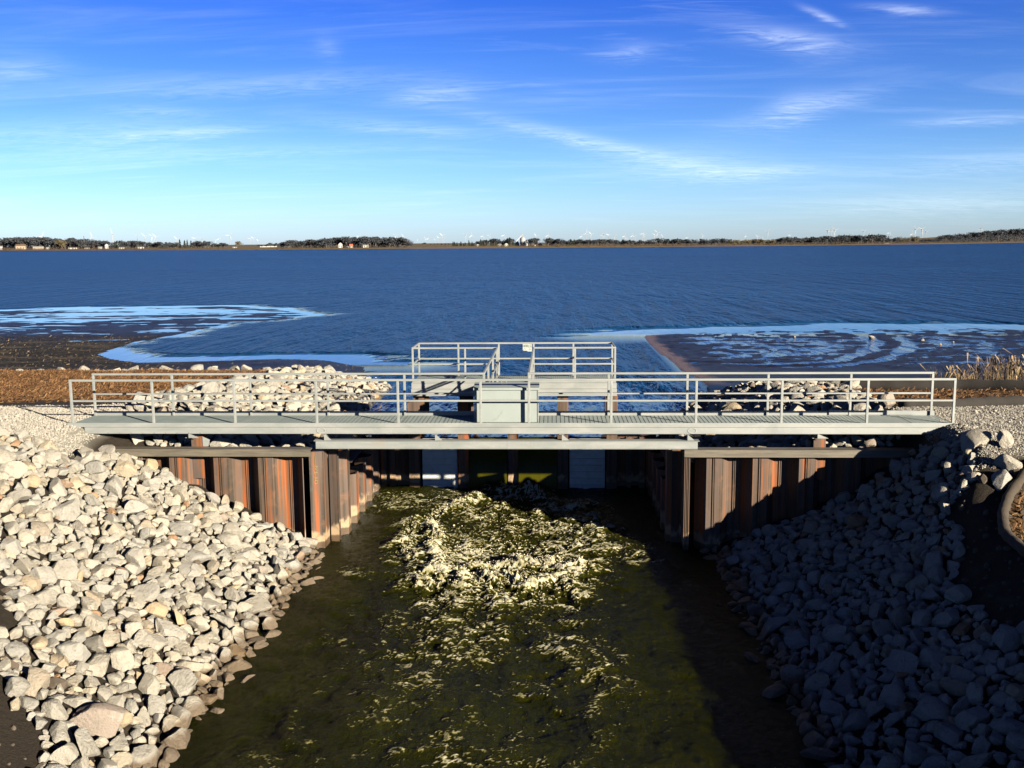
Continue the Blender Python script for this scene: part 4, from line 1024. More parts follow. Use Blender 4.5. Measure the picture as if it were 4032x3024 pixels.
tag(grv, 'crushed pale limestone gravel at both ends of the footbridge', kind='stuff')

STRAWM, tg, bg_ = mat_new('straw_mulch')
tg.set(bg_.inputs['Base Color'], tg.ramp(tg.attr('tint'), [(0, (0.0233, 0.0119, 0.0048)), (0.4, (0.088, 0.038, 0.0105)), (0.75, (0.150, 0.076, 0.024)), (1, (0.220, 0.140, 0.062))])); bg_.inputs['Roughness'].default_value = 0.8
def ribbons(name, xs, ys, zs, ln, wd, lift, mat, tint, label, kind='stuff', up=None):
    k = len(xs); a = rng.uniform(0, 2*np.pi, k); L = ln*rng.uniform(0.5, 1.4, k); W = wd*rng.uniform(0.6, 1.5, k)
    tilt = rng.normal(0, 0.35, k) if up is None else up
    dx_, dy_, dz_ = np.cos(a)*L/2, np.sin(a)*L/2, np.abs(np.sin(tilt))*L/2
    px_, py_ = -np.sin(a)*W/2, np.cos(a)*W/2
    z0 = zs+lift
    V = np.stack([np.stack([xs-dx_-px_, ys-dy_-py_, z0], 1), np.stack([xs+dx_-px_, ys+dy_-py_, z0+dz_*2], 1), np.stack([xs+dx_+px_, ys+dy_+py_, z0+dz_*2+W*0.6], 1), np.stack([xs-dx_+px_, ys-dy_+py_, z0+W*0.6], 1)], 1)
    o = mesh_np(name, V.reshape(-1, 3), np.arange(4*k).reshape(-1, 4), mat, attrs={'tint': np.repeat(tint(k), 4)})
    return tag(o, label, kind=kind)
x1, y1, z1 = scatter_grid(110000, -16, 3, 5.0, 19, lookup(strawL)); x2, y2, z2 = scatter_grid(70000, 19.4, 40, -13, 11, lookup(strawR))
ribbons('straw', np.concatenate([x1, x2]), np.concatenate([y1, y2]), np.concatenate([z1, z2]), 0.13, 0.016, 0.003, STRAWM, lambda k: rng.beta(2, 2, k), 'golden brown straw mulch spread over the bare banks')
x1, y1, z1 = scatter_grid(9000, -30, 4, 16, 40, lookup(mudw*(gdl > 0.2)*(0.3+0.7*dry)))
DEB, tg, bg_ = mat_new('dead_weed'); tg.set(bg_.inputs['Base Color'], tg.ramp(tg.attr('tint'), [(0, (0.012, 0.01, 0.008)), (0.7, (0.06, 0.045, 0.03)), (1, (0.22, 0.16, 0.09))])); bg_.inputs['Roughness'].default_value = 0.9
ribbons('dead_weeds', x1, y1, z1, 0.14, 0.022, -0.01, DEB, lambda k: rng.uniform(0, 1, k)**2, 'dark dead weed and clods on the mud shore')
x1, y1, z1 = scatter_grid(5200, 2, 21, -13, 0, lambda X, Y: ((X < 6) | (X > 15.5))*0.6)
k = len(x1); r = rng.gamma(2, 0.018, k)+0.01
P = IV1[None]*(r[:, None, None]*rng.uniform(0.5, 1.3, (k, 1, 3)))+np.stack([x1, y1, z1], 1)[:, None]
CLOD = simple('soil_clod', (0.055, 0.043, 0.03), rough=0.95, var=0.4, scale=12)
tag(mesh_np('soil_clods', P.reshape(-1, 3), (IF1[None]+(np.arange(k)*len(IV1))[:, None, None]).reshape(-1, 3), CLOD), 'clods of dark soil between the rocks', kind='stuff')

# erosion-control socks: long fabric tubes staked along the soil edges
SOCK = simple('sock_mesh_fabric', (0.034, 0.025, 0.015), rough=0.9, var=0.35, scale=14, bmp=0.02)
SOCKD = simple('shaded_sock_fabric', (0.010, 0.008, 0.006), rough=0.95, var=0.35, scale=14, bmp=0.02)  # darkened copy of the sock fabric, shade put into the colour
def sock(pts, rad, label):
    P = np.array(pts, float); t = np.linspace(0, len(P)-1, (len(P)-1)*9+1)
    X = np.interp(t, range(len(P)), P[:, 0]); Y = np.interp(t, range(len(P)), P[:, 1])
    for _ in range(4): X[1:-1] = (X[:-2]+2*X[1:-1]+X[2:])/4; Y[1:-1] = (Y[:-2]+2*Y[1:-1]+Y[2:])/4
    Z = ground_z(X, Y)+rad*0.7
    for _ in range(6): Z[1:-1] = (Z[:-2]+2*Z[1:-1]+Z[2:])/4
    mb = MB(); mb.tube([(a-X[0], b-Y[0], c-Z[0]) for a, b, c in zip(X, Y, Z)], [rad*(0.94+0.1*math.sin(i*1.7)+0.04*random.random()) for i in range(len(X))], 12)
    o = mb.build('erosion_sock', SOCK if rad < 0.12 else SOCKD, smooth=True); o.location = (X[0], Y[0], Z[0])
    tag(o, label, 'erosion sock', 'dark erosion socks along the straw')
sock([(21.2, 10.3), (22.9, 9.9), (25.0, 9.7), (27, 8.6), (32, 7.6), (40, 7)], 0.20, 'dark erosion sock between the straw and the mud flat')
sock([(20.7, 3.0), (21.8, 3.4), (23.3, 4.2), (25, 4.6), (30, 5.2)], 0.17, 'dark erosion sock between the gravel and the straw')
sock([(22.6, -2.2), (21.3, -2.9), (20.4, -3.9), (19.9, -4.8), (19.6, -5.6), (19.5, -6.5), (19.6, -7.6), (20.2, -9.5)], 0.10, 'curved brown erosion sock on top of the shaded bank')

# dry reeds at the right-hand shore
REED, tg, bg_ = mat_new('dry_reed'); tg.set(bg_.inputs['Base Color'], tg.ramp(tg.attr('tint'), [(0, (0.0866, 0.0519, 0.0216)), (0.6, (0.1818, 0.1256, 0.0606)), (1, (0.2598, 0.2079, 0.1213))])); bg_.inputs['Roughness'].default_value = 0.8
def reed_clump(cx, cy, n, hgt, spread, label):
    V, F, T = [], [], []; z0 = float(ground_z(np.array([cx]), np.array([cy]))[0])
    for _ in range(n):
        x, y = max(-1.8, min(1.8, random.gauss(0, 1)))*spread, max(-1.8, min(1.8, random.gauss(0, 1)))*spread*0.6; h = hgt*random.uniform(0.45, 1.15); a = random.uniform(0, 6.28); ln = random.gauss(0.38, 0.32)*h
        w_ = random.uniform(0.004, 0.013); o = len(V); tn = random.random()
        for j in range(4):
            u = j/3; ox, oy = math.cos(a)*ln*u*u, math.sin(a)*ln*u*u; ww = w_*(1-0.75*u)
            if j == 3 and random.random() < 0.3: ww = 0.03
            V += [(x+ox-ww*math.sin(a), y+oy+ww*math.cos(a), h*u), (x+ox+ww*math.sin(a), y+oy-ww*math.cos(a), h*u)]; T += [tn, tn]
        for j in range(3): F.append((o+2*j, o+2*j+1, o+2*j+3, o+2*j+2))
    o = mesh_np('reed_clump', V, F, REED, attrs={'tint': T}); o.location = (cx, cy, z0-0.02)
    tag(o, label, 'reeds', 'dry reeds at the edge of the mud')
reed_clump(28.0, 12.6, 620, 1.0, 0.75, 'tall clump of dry golden reeds at the mud edge')
reed_clump(25.9, 12.4, 260, 0.75, 0.45, 'smaller clump of dry reeds beside the tall reeds')
reed_clump(30.2, 13.0, 520, 1.35, 0.6, 'tallest dry reeds at the frame edge by the mud flat')

# ------------------------------------------------------------------ far shore
SHORE = [(-9000, 4200), (-3000, 2100), (-1400, 1560), (-711, 1256), (-347, 1085), (-180, 1058), (-32, 1052), (100, 1066), (220, 1098), (420, 1230), (560, 1370), (768, 1616), (1050, 1900), (1700, 2300), (3500, 3200), (9000, 5200)]
def shore_y(x): return np.interp(x, [p[0] for p in SHORE], [p[1] for p in SHORE])
def far_z(x, off):
    off = np.asarray(off, float); x = np.asarray(x, float)
    bank = np.interp(x, [-1500, -400, -200, -100, 60, 220, 400, 700, 1500], [0.4, 0.3, -0.2, 0.5, 0.5, -0.3, -0.6, -0.8, -0.6])+0.5*fbm(x*0.02, x*0, oct=3, seed=91)
    z = np.interp(off, [-30, 0, 4, 14], [-2.6, -1.64, -1.2, 0.0])
    z = np.where(off > 4, -1.2+(bank+1.2)*sstep(off, 4, 16), z)+np.where(off > 40, np.minimum((off-40)/1500.0, 1)*np.maximum(0, 3.2-bank), 0)
    hill = 17*np.exp(-((x-1120)/230.0)**2)*sstep(off, 20, 160)*sstep(off, 1200, 500)
    return z+hill
fx = np.concatenate([np.linspace(-9000, -1500, 30), np.arange(-1480, 1700, 12.0), np.linspace(1720, 9000, 40)])
fo = np.array([-30, -6, 0, 2, 4, 7, 10, 13, 16, 22, 40, 80, 160, 320, 640, 1200, 2400, 5000, 10000, 20000, 40000.0])
FX, FO = np.meshgrid(fx, fo)
FZ = far_z(FX, FO); FY = shore_y(FX)+FO
fsand = ((FO >= 0) & (FO <= 4))*0.6
far = mesh_np('far_shore', np.stack([FX.ravel(), FY.ravel(), FZ.ravel()], 1), grid_faces(len(fx), len(fo)), GROUND, smooth=True,
              attrs={'gravel': np.zeros(FX.size), 'straw': np.zeros(FX.size), 'mud': np.zeros(FX.size), 'dry': np.zeros(FX.size), 'sand': fsand.ravel(), 'field': np.ones(FX.size)})
tag(far, 'low tan bluff and fields along the far side of the lake', kind='structure')

def ray_px(px, py):
    d = FWD + RT*(px-2016)/FPX + UP*(1512-py)/FPX
    return d/math.hypot(d[0], d[1])
def far_point(px, off):                          # where the sight line through a column of the photo meets the far land
    d = ray_px(px, 950); t0, t1 = 300.0, 9000.0
    for _ in range(50):
        t = (t0+t1)/2; x, y = CAM[0]+d[0]*t, CAM[1]+d[1]*t
        if y-float(shore_y(x)) > off: t1 = t
        else: t0 = t
    return x, y, float(far_z(x, off)), t
def z_at(px, py, t): return CAM[2]+t*float(ray_px(px, py)[2])

BARK = simple('grey_bark', (0.075, 0.062, 0.05), rough=0.9, var=0.3, scale=1.5)
def twig_mat(name, c0, c1):
    m, t, b = mat_new(name)
    oi = t.n('ShaderNodeObjectInfo').outputs['Random']
    f = t.math('FRACT', t.math('ADD', t.attr('tint'), t.math('MULTIPLY', oi, 0.5)))
    t.set(b.inputs['Base Color'], t.mix(f, c0, c1)); b.inputs['Roughness'].default_value = 0.95; b.inputs['Specular IOR Level'].default_value = 0.1
    return m
TWIG = twig_mat('bare_twigs', (0.020, 0.025, 0.032), (0.050, 0.054, 0.060))
TWIGO = twig_mat('olive_twigs', (0.0612, 0.0540, 0.0324), (0.1152, 0.0936, 0.0540))
CONI = twig_mat('conifer_needles', (0.0043, 0.0108, 0.0072), (0.0158, 0.0288, 0.0158))
BRUSH = twig_mat('russet_brush', (0.0360, 0.0259, 0.0187), (0.1080, 0.0720, 0.0432))
def leaf_cloud(rg, n, sampler, size, thin=1.0):
    P = sampler(n); k = len(P)
    a = rg.normal(size=(k, 3)); a /= np.linalg.norm(a, axis=1)[:, None]
    b = rg.normal(size=(k, 3)); b -= (b*a).sum(1)[:, None]*a; b /= np.linalg.norm(b, axis=1)[:, None]
    s1 = size*rg.uniform(0.5, 1.5, (k, 1)); s2 = s1*thin*rg.uniform(0.5, 1.2, (k, 1))
    V = np.stack([P-a*s1-b*s2*0.4, P+a*s1*0.2-b*s2, P+a*s1+b*s2*0.3, P-a*s1*0.3+b*s2], 1)
    return V.reshape(-1, 3), np.arange(4*k).reshape(-1, 4), np.repeat(rg.uniform(0, 1, k), 4)
def me_from(name, V, F, mat, tint):
    o = mesh_np(name, V, F, mat, attrs={'tint': tint}); me = o.data; bpy.data.objects.remove(o); return me
crowns, trunks, conis = [], [], []
for i in range(9):                               # unit-height bare trees
    rg = np.random.default_rng(500+i)
    lobes = [(rg.normal(0, 0.17), rg.normal(0, 0.17), rg.uniform(0.36, 0.84), rg.uniform(0.15, 0.25)) for _ in range(11)]
    def samp(n):
        L = np.array(lobes); j = rg.integers(0, len(L), n); u = rg.normal(size=(n, 3)); u /= np.linalg.norm(u, axis=1)[:, None]
        return L[j, :3]+u*(L[j, 3]*rg.uniform(0.35, 1.0, n)**0.5)[:, None]*np.array([1.1, 1.1, 0.85])
    V, F, T = leaf_cloud(rg, 620, samp, 0.050, 0.6)
    crowns.append(me_from('crown', V, F, TWIG if i < 7 else TWIGO, T))
    mb = MB(); mb.tube([(0, 0, -0.04), (0.01, 0, 0.2), (0.0, 0.01, 0.45), (0.02, 0, 0.7)], [0.028, 0.022, 0.016, 0.006], 6)
    for l in lobes:
        z0 = rg.uniform(0.18, 0.42); mb.tube([(0, 0, z0), (l[0]*0.5, l[1]*0.5, (z0+l[2])/2), (l[0]*1.1, l[1]*1.1, l[2]+0.05)], [0.012, 0.008, 0.003], 4, False)
    o = mb.build('trunk', BARK); trunks.append(o.data); bpy.data.objects.remove(o)
for i in range(4):
    rg = np.random.default_rng(600+i)
    def samp(n):
        z = rg.uniform(0, 1, n)**0.8; r = (1-z)*0.24*(0.75+0.35*np.sin(z*32+i))*rg.uniform(0.3, 1, n)**0.5+0.01; a = rg.uniform(0, 6.28, n)
        return np.stack([r*np.cos(a), r*np.sin(a), 0.06+0.94*z], 1)
    V, F, T = leaf_cloud(rg, 420, samp, 0.040, 0.7); conis.append(me_from('crown', V, F, CONI, T))
def tree(px, ytop, off, kind, label, group, wid=1.0):
    x, y, z, t = far_point(px, off); h = max(3.0, (z_at(px, ytop, t)-z+0.3)*1.10)
    i = random.randrange(7) if kind == 'bare' else random.choice((7, 8)) if kind == 'olive' else random.randrange(4)
    nm = 'pine_tree' if kind == 'pine' else 'bare_tree'
    r_ = empty(nm, (x, y, z-0.2), label, 'tree', group, random.uniform(0, 6.28))
    c = bpy.data.objects.new('crown', conis[i] if kind == 'pine' else crowns[i]); C.objects.link(c); c.parent = r_
    tr = bpy.data.objects.new('trunk', trunks[i]); C.objects.link(tr); tr.parent = r_
    s_ = wid*random.uniform(0.85, 1.25)*(1.25 if kind != 'pine' else 1.0)
    for q in (c, tr): q.scale = (h*s_, h*s_, h)
ntree = 0
def row(x0, x1, v0, v1, n, off, kind, label, group, jit=14, wid=1.0):
    global ntree
    for k in range(n):
        u = (k+random.uniform(0.1, 0.9))/n; px = x0+(x1-x0)*u
        yt = 880+0.3164*(v0+(v1-v0)*u+abs(random.gauss(0, jit)))
        tree(px, yt, off+random.uniform(-8, 14), kind, label, group, wid); ntree += 1
GL = 'bare trees on the left part of the far shore'
row(0, 84, 168, 180, 6, 55, 'bare', 'bare round-topped tree behind the tan house at the left edge', GL)
row(105, 188, 172, 172, 6, 60, 'bare', 'bare spreading tree behind the low tan buildings on the far shore', GL)
row(192, 262, 185, 176, 6, 55, 'bare', 'bare grey tree in the thick clump between the tan buildings and the brown roof', GL)
row(225, 258, 205, 205, 2, 25, 'olive', 'pale olive tree standing in front of the grey clump', 'olive trees in front of the grey clump')
row(262, 312, 180, 205, 5, 60, 'bare', 'bare grey tree behind the low brown-roofed building', GL)
row(312, 430, 192, 215, 9, 70, 'bare', 'bare grey tree behind the white two-storey house', GL)
row(448, 460, 225, 228, 2, 40, 'pine', 'small dark evergreen beside the white two-storey house', 'evergreens beside the white house')
row(466, 556, 210, 212, 8, 60, 'bare', 'bare dark tree in the clump right of the white two-storey house', GL)
row(545, 556, 224, 224, 1, 45, 'pine', 'dark evergreen at the right end of the grey clump', 'evergreens beside the white house')
row(560, 700, 228, 226, 11, 40, 'bare', 'low bare tree in the thicket between the clump and the tan field', GL, 16)
row(705, 760, 205, 210, 4, 70, 'pine', 'dark pointed evergreen left of the tan field', 'evergreens left of the tan field')
row(760, 830, 222, 205, 6, 90, 'bare', 'bare tree along the back of the tan field', 'trees behind the tan field')
row(830, 895, 240, 238, 5, 100, 'bare', 'bare tree along the back of the tan field', 'trees behind the tan field')
row(928, 936, 222, 222, 1, 110, 'olive', 'single pale spreading tree alone on the tan field', None or 'lone trees on the tan field', 3)
row(1005, 1090, 240, 245, 5, 200, 'bare', 'low distant tree around the long white barn', 'trees by the long white barn')
row(1098, 1300, 222, 185, 16, 45, 'bare', 'tall bare tree in the wood left of the white gabled house', 'wood left of the white gabled house')
row(1290, 1340, 180, 165, 3, 55, 'bare', 'tall bare tree in the wood left of the white gabled house', 'wood left of the white gabled house')
row(1325, 1412, 165, 168, 6, 60, 'bare', 'round bare tree behind the white gabled house and red shed', 'trees behind the gabled house')
row(1425, 1588, 165, 176, 16, 45, 'bare', 'dark bare tree in the dense wood right of the red shed', 'wood right of the red shed')
row(1588, 1622, 185, 250, 4, 40, 'bare', 'shorter bare tree at the sloping right end of the dense wood', 'wood right of the red shed', 6)
row(1655, 1775, 240, 242, 8, 500, 'bare', 'distant low tree on the skyline behind the gap in the woods', 'distant trees in the gap')
row(1776, 1874, 228, 232, 9, 45, 'pine', 'dark evergreen in the low row right of the gap', 'evergreens right of the gap', 10, 1.5)
row(1840, 1850, 212, 212, 1, 45, 'pine', 'tallest dark evergreen standing above the low evergreen row', 'evergreens right of the gap', 2)
row(1890, 1960, 205, 200, 6, 60, 'pine', 'dark pointed evergreen among the pale farm houses', 'evergreens around the farm houses', 10)
row(1880, 2020, 205, 180, 9, 70, 'bare', 'bare tree among the pale farm houses left of the grain bins', 'bare trees around the farm houses')
row(1995, 2022, 185, 185, 3, 60, 'pine', 'dark evergreen just left of the grain bins', 'evergreens around the farm houses', 8)
row(2082, 2116, 178, 185, 3, 60, 'bare', 'bare tree just right of the grain bins', 'bare trees around the farm houses')
row(2150, 2268, 180, 205, 11, 50, 'bare', 'bare tree right of the tan gabled barn', 'bare trees right of the grain bins')
row(2240, 2272, 200, 205, 2, 40, 'pine', 'small dark evergreen at the end of the farm trees', 'evergreens around the farm houses', 4)
GR = 'bare trees of the long wood on the right half of the far shore'
row(2270, 2585, 200, 198, 26, 40, 'bare', 'bare brown tree in the long wood below the turbine cluster', GR)
row(2585, 2770, 188, 195, 15, 40, 'bare', 'bare brown tree in the wood right of the turbine cluster', GR)
row(2770, 2870, 186, 192, 8, 45, 'bare', 'bare brown tree in the low rounded wood of the right far shore', GR)
row(2870, 3050, 200, 192, 14, 40, 'olive', 'pale tan tree in the scrubby stretch of the right far shore', 'tan trees of the right far shore', 18)
row(3050, 3300, 172, 155, 18, 50, 'bare', 'dark bare tree in the thick wood under three close turbines', GR)
row(3300, 3475, 152, 136, 14, 50, 'bare', 'dark bare tree on the wooded rise near the right end', GR)
row(3475, 3535, 145, 185, 5, 45, 'bare', 'bare tree on the falling end of the wooded rise', GR)
row(3535, 3620, 160, 160, 5, 60, 'olive', 'pale bare tree in the gap before the wooded hill', 'tan trees of the right far shore', 14)
row(3620, 3700, 186, 184, 6, 60, 'bare', 'low tree in the gap before the wooded hill', GR)
row(3692, 4050, 156, 52, 22, 130, 'bare', 'dark tree on the wooded hill at the right edge', 'trees on the wooded hill', 10)
# the woods behind read as one mass
rg = np.random.default_rng(77)
def mass(name, spans, n, mat, label, size):
    Vs, Fs, Ts, o = [], [], [], 0
    for (x0, x1, v0, v1, off0, off1, base) in spans:
        k = int(n*(x1-x0)/100)
        for _ in range(k):
            u = rg.uniform(); px = x0+(x1-x0)*u; off = rg.uniform(off0, off1); x, y, z, t = far_point(px, off)
            zt = z_at(px, 880+0.3164*(v0+(v1-v0)*u+8+abs(rg.normal(0, 9))), t); h = max(1.0, zt-z)
            def samp(m): return np.array([x, y, z])+rg.normal(size=(m, 3))*np.array([h*0.24, h*0.24, 0])+np.stack([np.zeros(m), np.zeros(m), h*rg.uniform(base, 1, m)**0.8], 1)
            V, F, T = leaf_cloud(rg, 46, samp, size*h, 0.6); Vs.append(V); Fs.append(F+o); o += len(V); Ts.append(T)
    return tag(mesh_np(name, np.concatenate(Vs), np.concatenate(Fs), mat, attrs={'tint': np.concatenate(Ts)}), label, kind='stuff')
mass('far_woods', [(0, 84, 200, 205, 70, 110, 0), (100, 310, 205, 200, 70, 110, 0), (310, 560, 225, 225, 70, 110, 0), (560, 700, 240, 240, 50, 90, 0), (1100, 1300, 230, 205, 60, 110, 0), (1330, 1590, 190, 185, 65, 110, 0),
     (2150, 2270, 210, 220, 60, 110, 0), (2270, 2880, 208, 205, 50, 120, 0), (2880, 3060, 210, 205, 60, 110, 0), (3050, 3500, 182, 145, 60, 140, 0), (3500, 3700, 190, 190, 60, 120, 0), (3690, 4060, 165, 62, 150, 330, 0), (3720, 4060, 185, 110, 60, 150, 0)], 34, TWIG, 'grey mass of bare woods behind the far shore trees', 0.075)
mass('shore_brush', [(0, 700, 292, 290, 6, 24, 0), (700, 1100, 312, 305, 5, 12, 0), (1100, 1620, 285, 285, 6, 22, 0), (1640, 1780, 285, 290, 8, 26, 0), (1880, 2020, 285, 280, 8, 20, 0), (2020, 3700, 255, 215, 6, 34, 0), (3500, 4060, 225, 215, 6, 30, 0)], 40, BRUSH, 'russet brush along the bluff of the far shore', 0.10)

# farm buildings across the lake
WH = simple('white_siding', (0.2750, 0.2700, 0.2500), var=0.06); TAN = simple('tan_siding', (0.2100, 0.1650, 0.1150), var=0.1); CRM = simple('cream_siding', (0.2500, 0.2300, 0.1700), var=0.08)
RED = simple('red_shingle', (0.30, 0.07, 0.045), var=0.15); BRN = simple('brown_shingle', (0.10, 0.065, 0.045), var=0.2); GRY = simple('grey_shingle', (0.17, 0.17, 0.17), var=0.15); LTR = simple('pale_metal_roof', (0.1890, 0.1890, 0.1800), var=0.08)
GLS = simple('dark_window_glass', (0.02, 0.025, 0.03), rough=0.1, var=0.1)
def house(px, wpx, hpx, off, wm, rm, label, cat='house', name='farm_house', gable_front=False, roof=0.38, ywin=True):
    x, y, z, t = far_point(px, off); m_px = t/FPX; wd = wpx*m_px; ht = hpx*m_px; dp = max(wd*0.7, 5) if wd < 14 else 9
    r_ = empty(name, (x, y, z), label, cat, None, -math.atan2(ray_px(px, 950)[0], ray_px(px, 950)[1])+random.uniform(-.2, .2))
    hw = ht*(1-roof)
    MB().box(-wd/2, wd/2, -dp/2, dp/2, -1.5, hw).build('wall', wm, r_)
    e = 0.3; mb = MB()
    if gable_front:
        mb.add([(-wd/2-e, -dp/2-e, hw+0.01), (wd/2+e, -dp/2-e, hw+0.01), (0, -dp/2-e, ht), (-wd/2-e, dp/2+e, hw+0.01), (wd/2+e, dp/2+e, hw+0.01), (0, dp/2+e, ht)], [(0, 1, 2), (5, 4, 3), (0, 2, 5, 3), (1, 4, 5, 2), (0, 3, 4, 1)])
        MB().add([(-wd/2, -dp/2-e-0.02, hw+0.05), (wd/2, -dp/2-e-0.02, hw+0.05), (0, -dp/2-e-0.02, ht-0.2), (-wd/2, -dp/2-e-0.01, hw+0.05), (wd/2, -dp/2-e-0.01, hw+0.05), (0, -dp/2-e-0.01, ht-0.2)], [(0, 1, 2), (5, 4, 3), (0, 3, 4, 1), (1, 4, 5, 2), (2, 5, 3, 0)]).build('gable', wm, r_)
    else:
        mb.add([(-wd/2-e, -dp/2-e, hw+0.01), (wd/2+e, -dp/2-e, hw+0.01), (wd/2+e, 0, ht), (-wd/2-e, 0, ht), (-wd/2-e, dp/2+e, hw+0.01), (wd/2+e, dp/2+e, hw+0.01)], [(0, 1, 2, 3), (3, 2, 5, 4), (0, 3, 4), (1, 5, 2), (0, 4, 5, 1)])
    mb.build('roof', rm, r_)
    nwin = max(2, int(wd/3.2))
    if ywin:
        for k in range(nwin):
            xx = -wd/2+(k+0.5)*wd/nwin
            for zz in ([hw*0.5] if hw < 4.2 else [hw*0.27, hw*0.72]):
                MB().box(xx-0.5, xx+0.5, -dp/2-0.03, -dp/2-0.004, zz-0.6, zz+0.6).build('window', GLS, r_)
house(3, 8, 12, 30, WH, GRY, 'white house cut by the left edge of the far shore')
house(81, 31, 17, 30, TAN, BRN, 'wide tan house near the left end of the far shore')
house(148, 34, 10, 32, TAN, LTR, 'long low tan building right of the wide tan house', 'building', 'low_building')
house(186, 9, 7, 34, WH, LTR, 'tiny white shed right of the long tan building', 'shed', 'shed')
house(284, 29, 7, 30, WH, BRN, 'long low white building with a brown roof', 'building', 'low_building')
house(341, 16, 5, 40, CRM, GRY, 'small cream cabin between the brown-roofed building and the white house', 'cabin', 'cabin')
house(393, 13, 8, 32, WH, LTR, 'small white garage left of the two-storey house', 'garage', 'garage')
house(418, 11, 18, 34, WH, GRY, 'narrow white two-storey house on the left far shore', gable_front=True, roof=.3)
house(478, 18, 6, 34, CRM, GRY, 'low grey-roofed cabin in front of the dark clump', 'cabin', 'cabin')
house(552, 22, 6, 30, WH, LTR, 'low white cabin under the dark evergreen', 'cabin', 'cabin')
house(922, 14, 5, 110, WH, LTR, 'small white shed at the foot of the tallest turbine', 'shed', 'shed')
house(1055, 62, 5, 260, WH, LTR, 'very long low white barn far behind the field', 'barn', 'barn', ywin=False)
house(1340, 15, 20, 34, WH, GRY, 'tall white gabled house beside the wood', gable_front=True, roof=.35)
house(1369, 7, 6, 34, WH, LTR, 'tiny white outbuilding between the gabled house and the red roof', 'shed', 'shed')
house(1382, 12, 14, 36, CRM, RED, 'cream barn with a red roof', 'barn', 'barn', roof=.55)
house(1439, 20, 13, 34, CRM, LTR, 'cream and white house at the left end of the dense wood')
house(1880, 9, 8, 34, WH, GRY, 'small white house at the end of the low evergreen row', gable_front=True)
house(1967, 11, 9, 34, WH, GRY, 'white house left of the cream house by the grain bins')
house(1992, 13, 12, 30, CRM, LTR, 'cream house left of the grain bins', gable_front=True)
house(2103, 8, 6, 34, WH, LTR, 'small white shed right of the grain bins', 'shed', 'shed')
house(2127, 16, 11, 60, TAN, LTR, 'tan gabled barn right of the grain bins', 'barn', 'barn', gable_front=True)
house(3499, 27, 4, 20, TAN, BRN, 'long low brown building at the water below the wooded rise', 'building', 'low_building', ywin=False)
BIN = simple('corrugated_bin_steel', (0.2100, 0.2200, 0.2250), rough=0.45, var=0.12, scale=0.8)
def grain_bin(px, wpx, hpx, off, label, cone=0.22):
    x, y, z, t = far_point(px, off); m_ = t/FPX; r = wpx*m_/2; h = hpx*m_
    b_ = empty('grain_bin', (x, y, z), label, 'grain bin', 'grain bins of the farm across the lake')
    mb = MB(); mb.tube([(0, 0, -1)]+[(0, 0, h*(1-cone)*k/12) for k in range(1, 13)], [r*(1+0.008*(k % 2)) for k in range(13)], 24); mb.build('body', BIN, b_)
    mb = MB(); mb.tube([(0, 0, h*(1-cone)+0.01), (0, 0, h*(1-0.5*cone)), (0, 0, h*0.985), (0, 0, h)], [r*1.05, r*0.62, r*0.12, r*0.10], 24); mb.build('roof', BIN, b_)
    return x, y, z, h, r
bx_, by_, bz_, bh_, br_ = grain_bin(2058, 21, 38, 70, 'largest tall steel grain bin of the farm across the lake')
grain_bin(2074, 7, 24, 75, 'narrow grain bin on the right of the largest one')
grain_bin(2037, 20, 18, 80, 'low wide dark-roofed grain bin on the left of the largest one', 0.5)
lg = empty('grain_conveyor', (bx_, by_-br_, bz_), 'thin conveyor leg slanting up to the top of the largest grain bin', 'conveyor')
MB().bar((-8, 0, bh_*0.42), (-0.5, br_, bh_+1.2), 0.5).build('conveyor_tube', BIN, lg); MB().box(-0.7, 0.7, br_-0.7, br_+0.7, bh_+0.01, bh_+2.2).build('head_house', BIN, lg)
def pole(px, vtop, off, label, rad=0.14):
    x, y, z, t = far_point(px, off); h = z_at(px, 880+.3164*vtop, t)-z
    p_ = empty('utility_pole', (x, y, z), label, 'utility pole', 'utility poles on the far shore')
    MB().tube([(0, 0, -1), (0, 0, h)], [rad*1.2, rad], 8).build('mast', BARK, p_); MB().box(-1.1, 1.1, -0.22, -0.12, h-0.9, h-0.75).build('crossarm', BARK, p_)
pole(275, 236, 30, 'utility pole beside the low brown-roofed building'); pole(369, 236, 30, 'utility pole left of the small white garage'); pole(331, 157, 60, 'tallest pole rising above the grey trees', 0.35); pole(839, 262, 40, 'utility pole on the tan field'); pole(1457, 236, 30, 'utility pole in front of the dense wood')

# wind farm on the horizon
TURB = simple('turbine_white', (0.17, 0.175, 0.18), rough=0.4, var=0.02)
bl = MB(); rr, pf_ = 40.0, [(1.0, 1.5), (3, 1.5), (8, 2.6), (20, 1.8), (32, 1.1), (40, 0.4)]
vs_, fs_ = [], []
for r_, c_ in pf_:
    tk = max(0.25, c_*0.22); vs_ += [(-c_*0.3, -tk, r_), (c_*0.7, -tk*0.4, r_), (c_*0.7, tk*0.4, r_), (-c_*0.3, tk, r_)]
for j in range(len(pf_)-1):
    for k in range(4): fs_.append((j*4+k, j*4+(k+1) % 4, (j+1)*4+(k+1) % 4, (j+1)*4+k))
bl.add(vs_, fs_+[(0, 3, 2, 1), tuple(len(vs_)-4+k for k in range(4))])
def tmp(mb, nm): o = mb.build(nm, TURB); m_ = o.data; bpy.data.objects.remove(o); return m_
BLADE = tmp(bl, 'blade'); TOWER = tmp(MB().tube([(0, 0, -30), (0, 0, 40), (0, 0, 78.2)], [2.1, 1.8, 1.3], 12), 'tower')
NAC = tmp(MB().box(-2.0, 2.0, -3.0, 7.0, -1.8, 2.2).tube([(0, -3.0, 0), (0, -5.2, 0)], [1.8, 0.9], 10), 'nacelle')
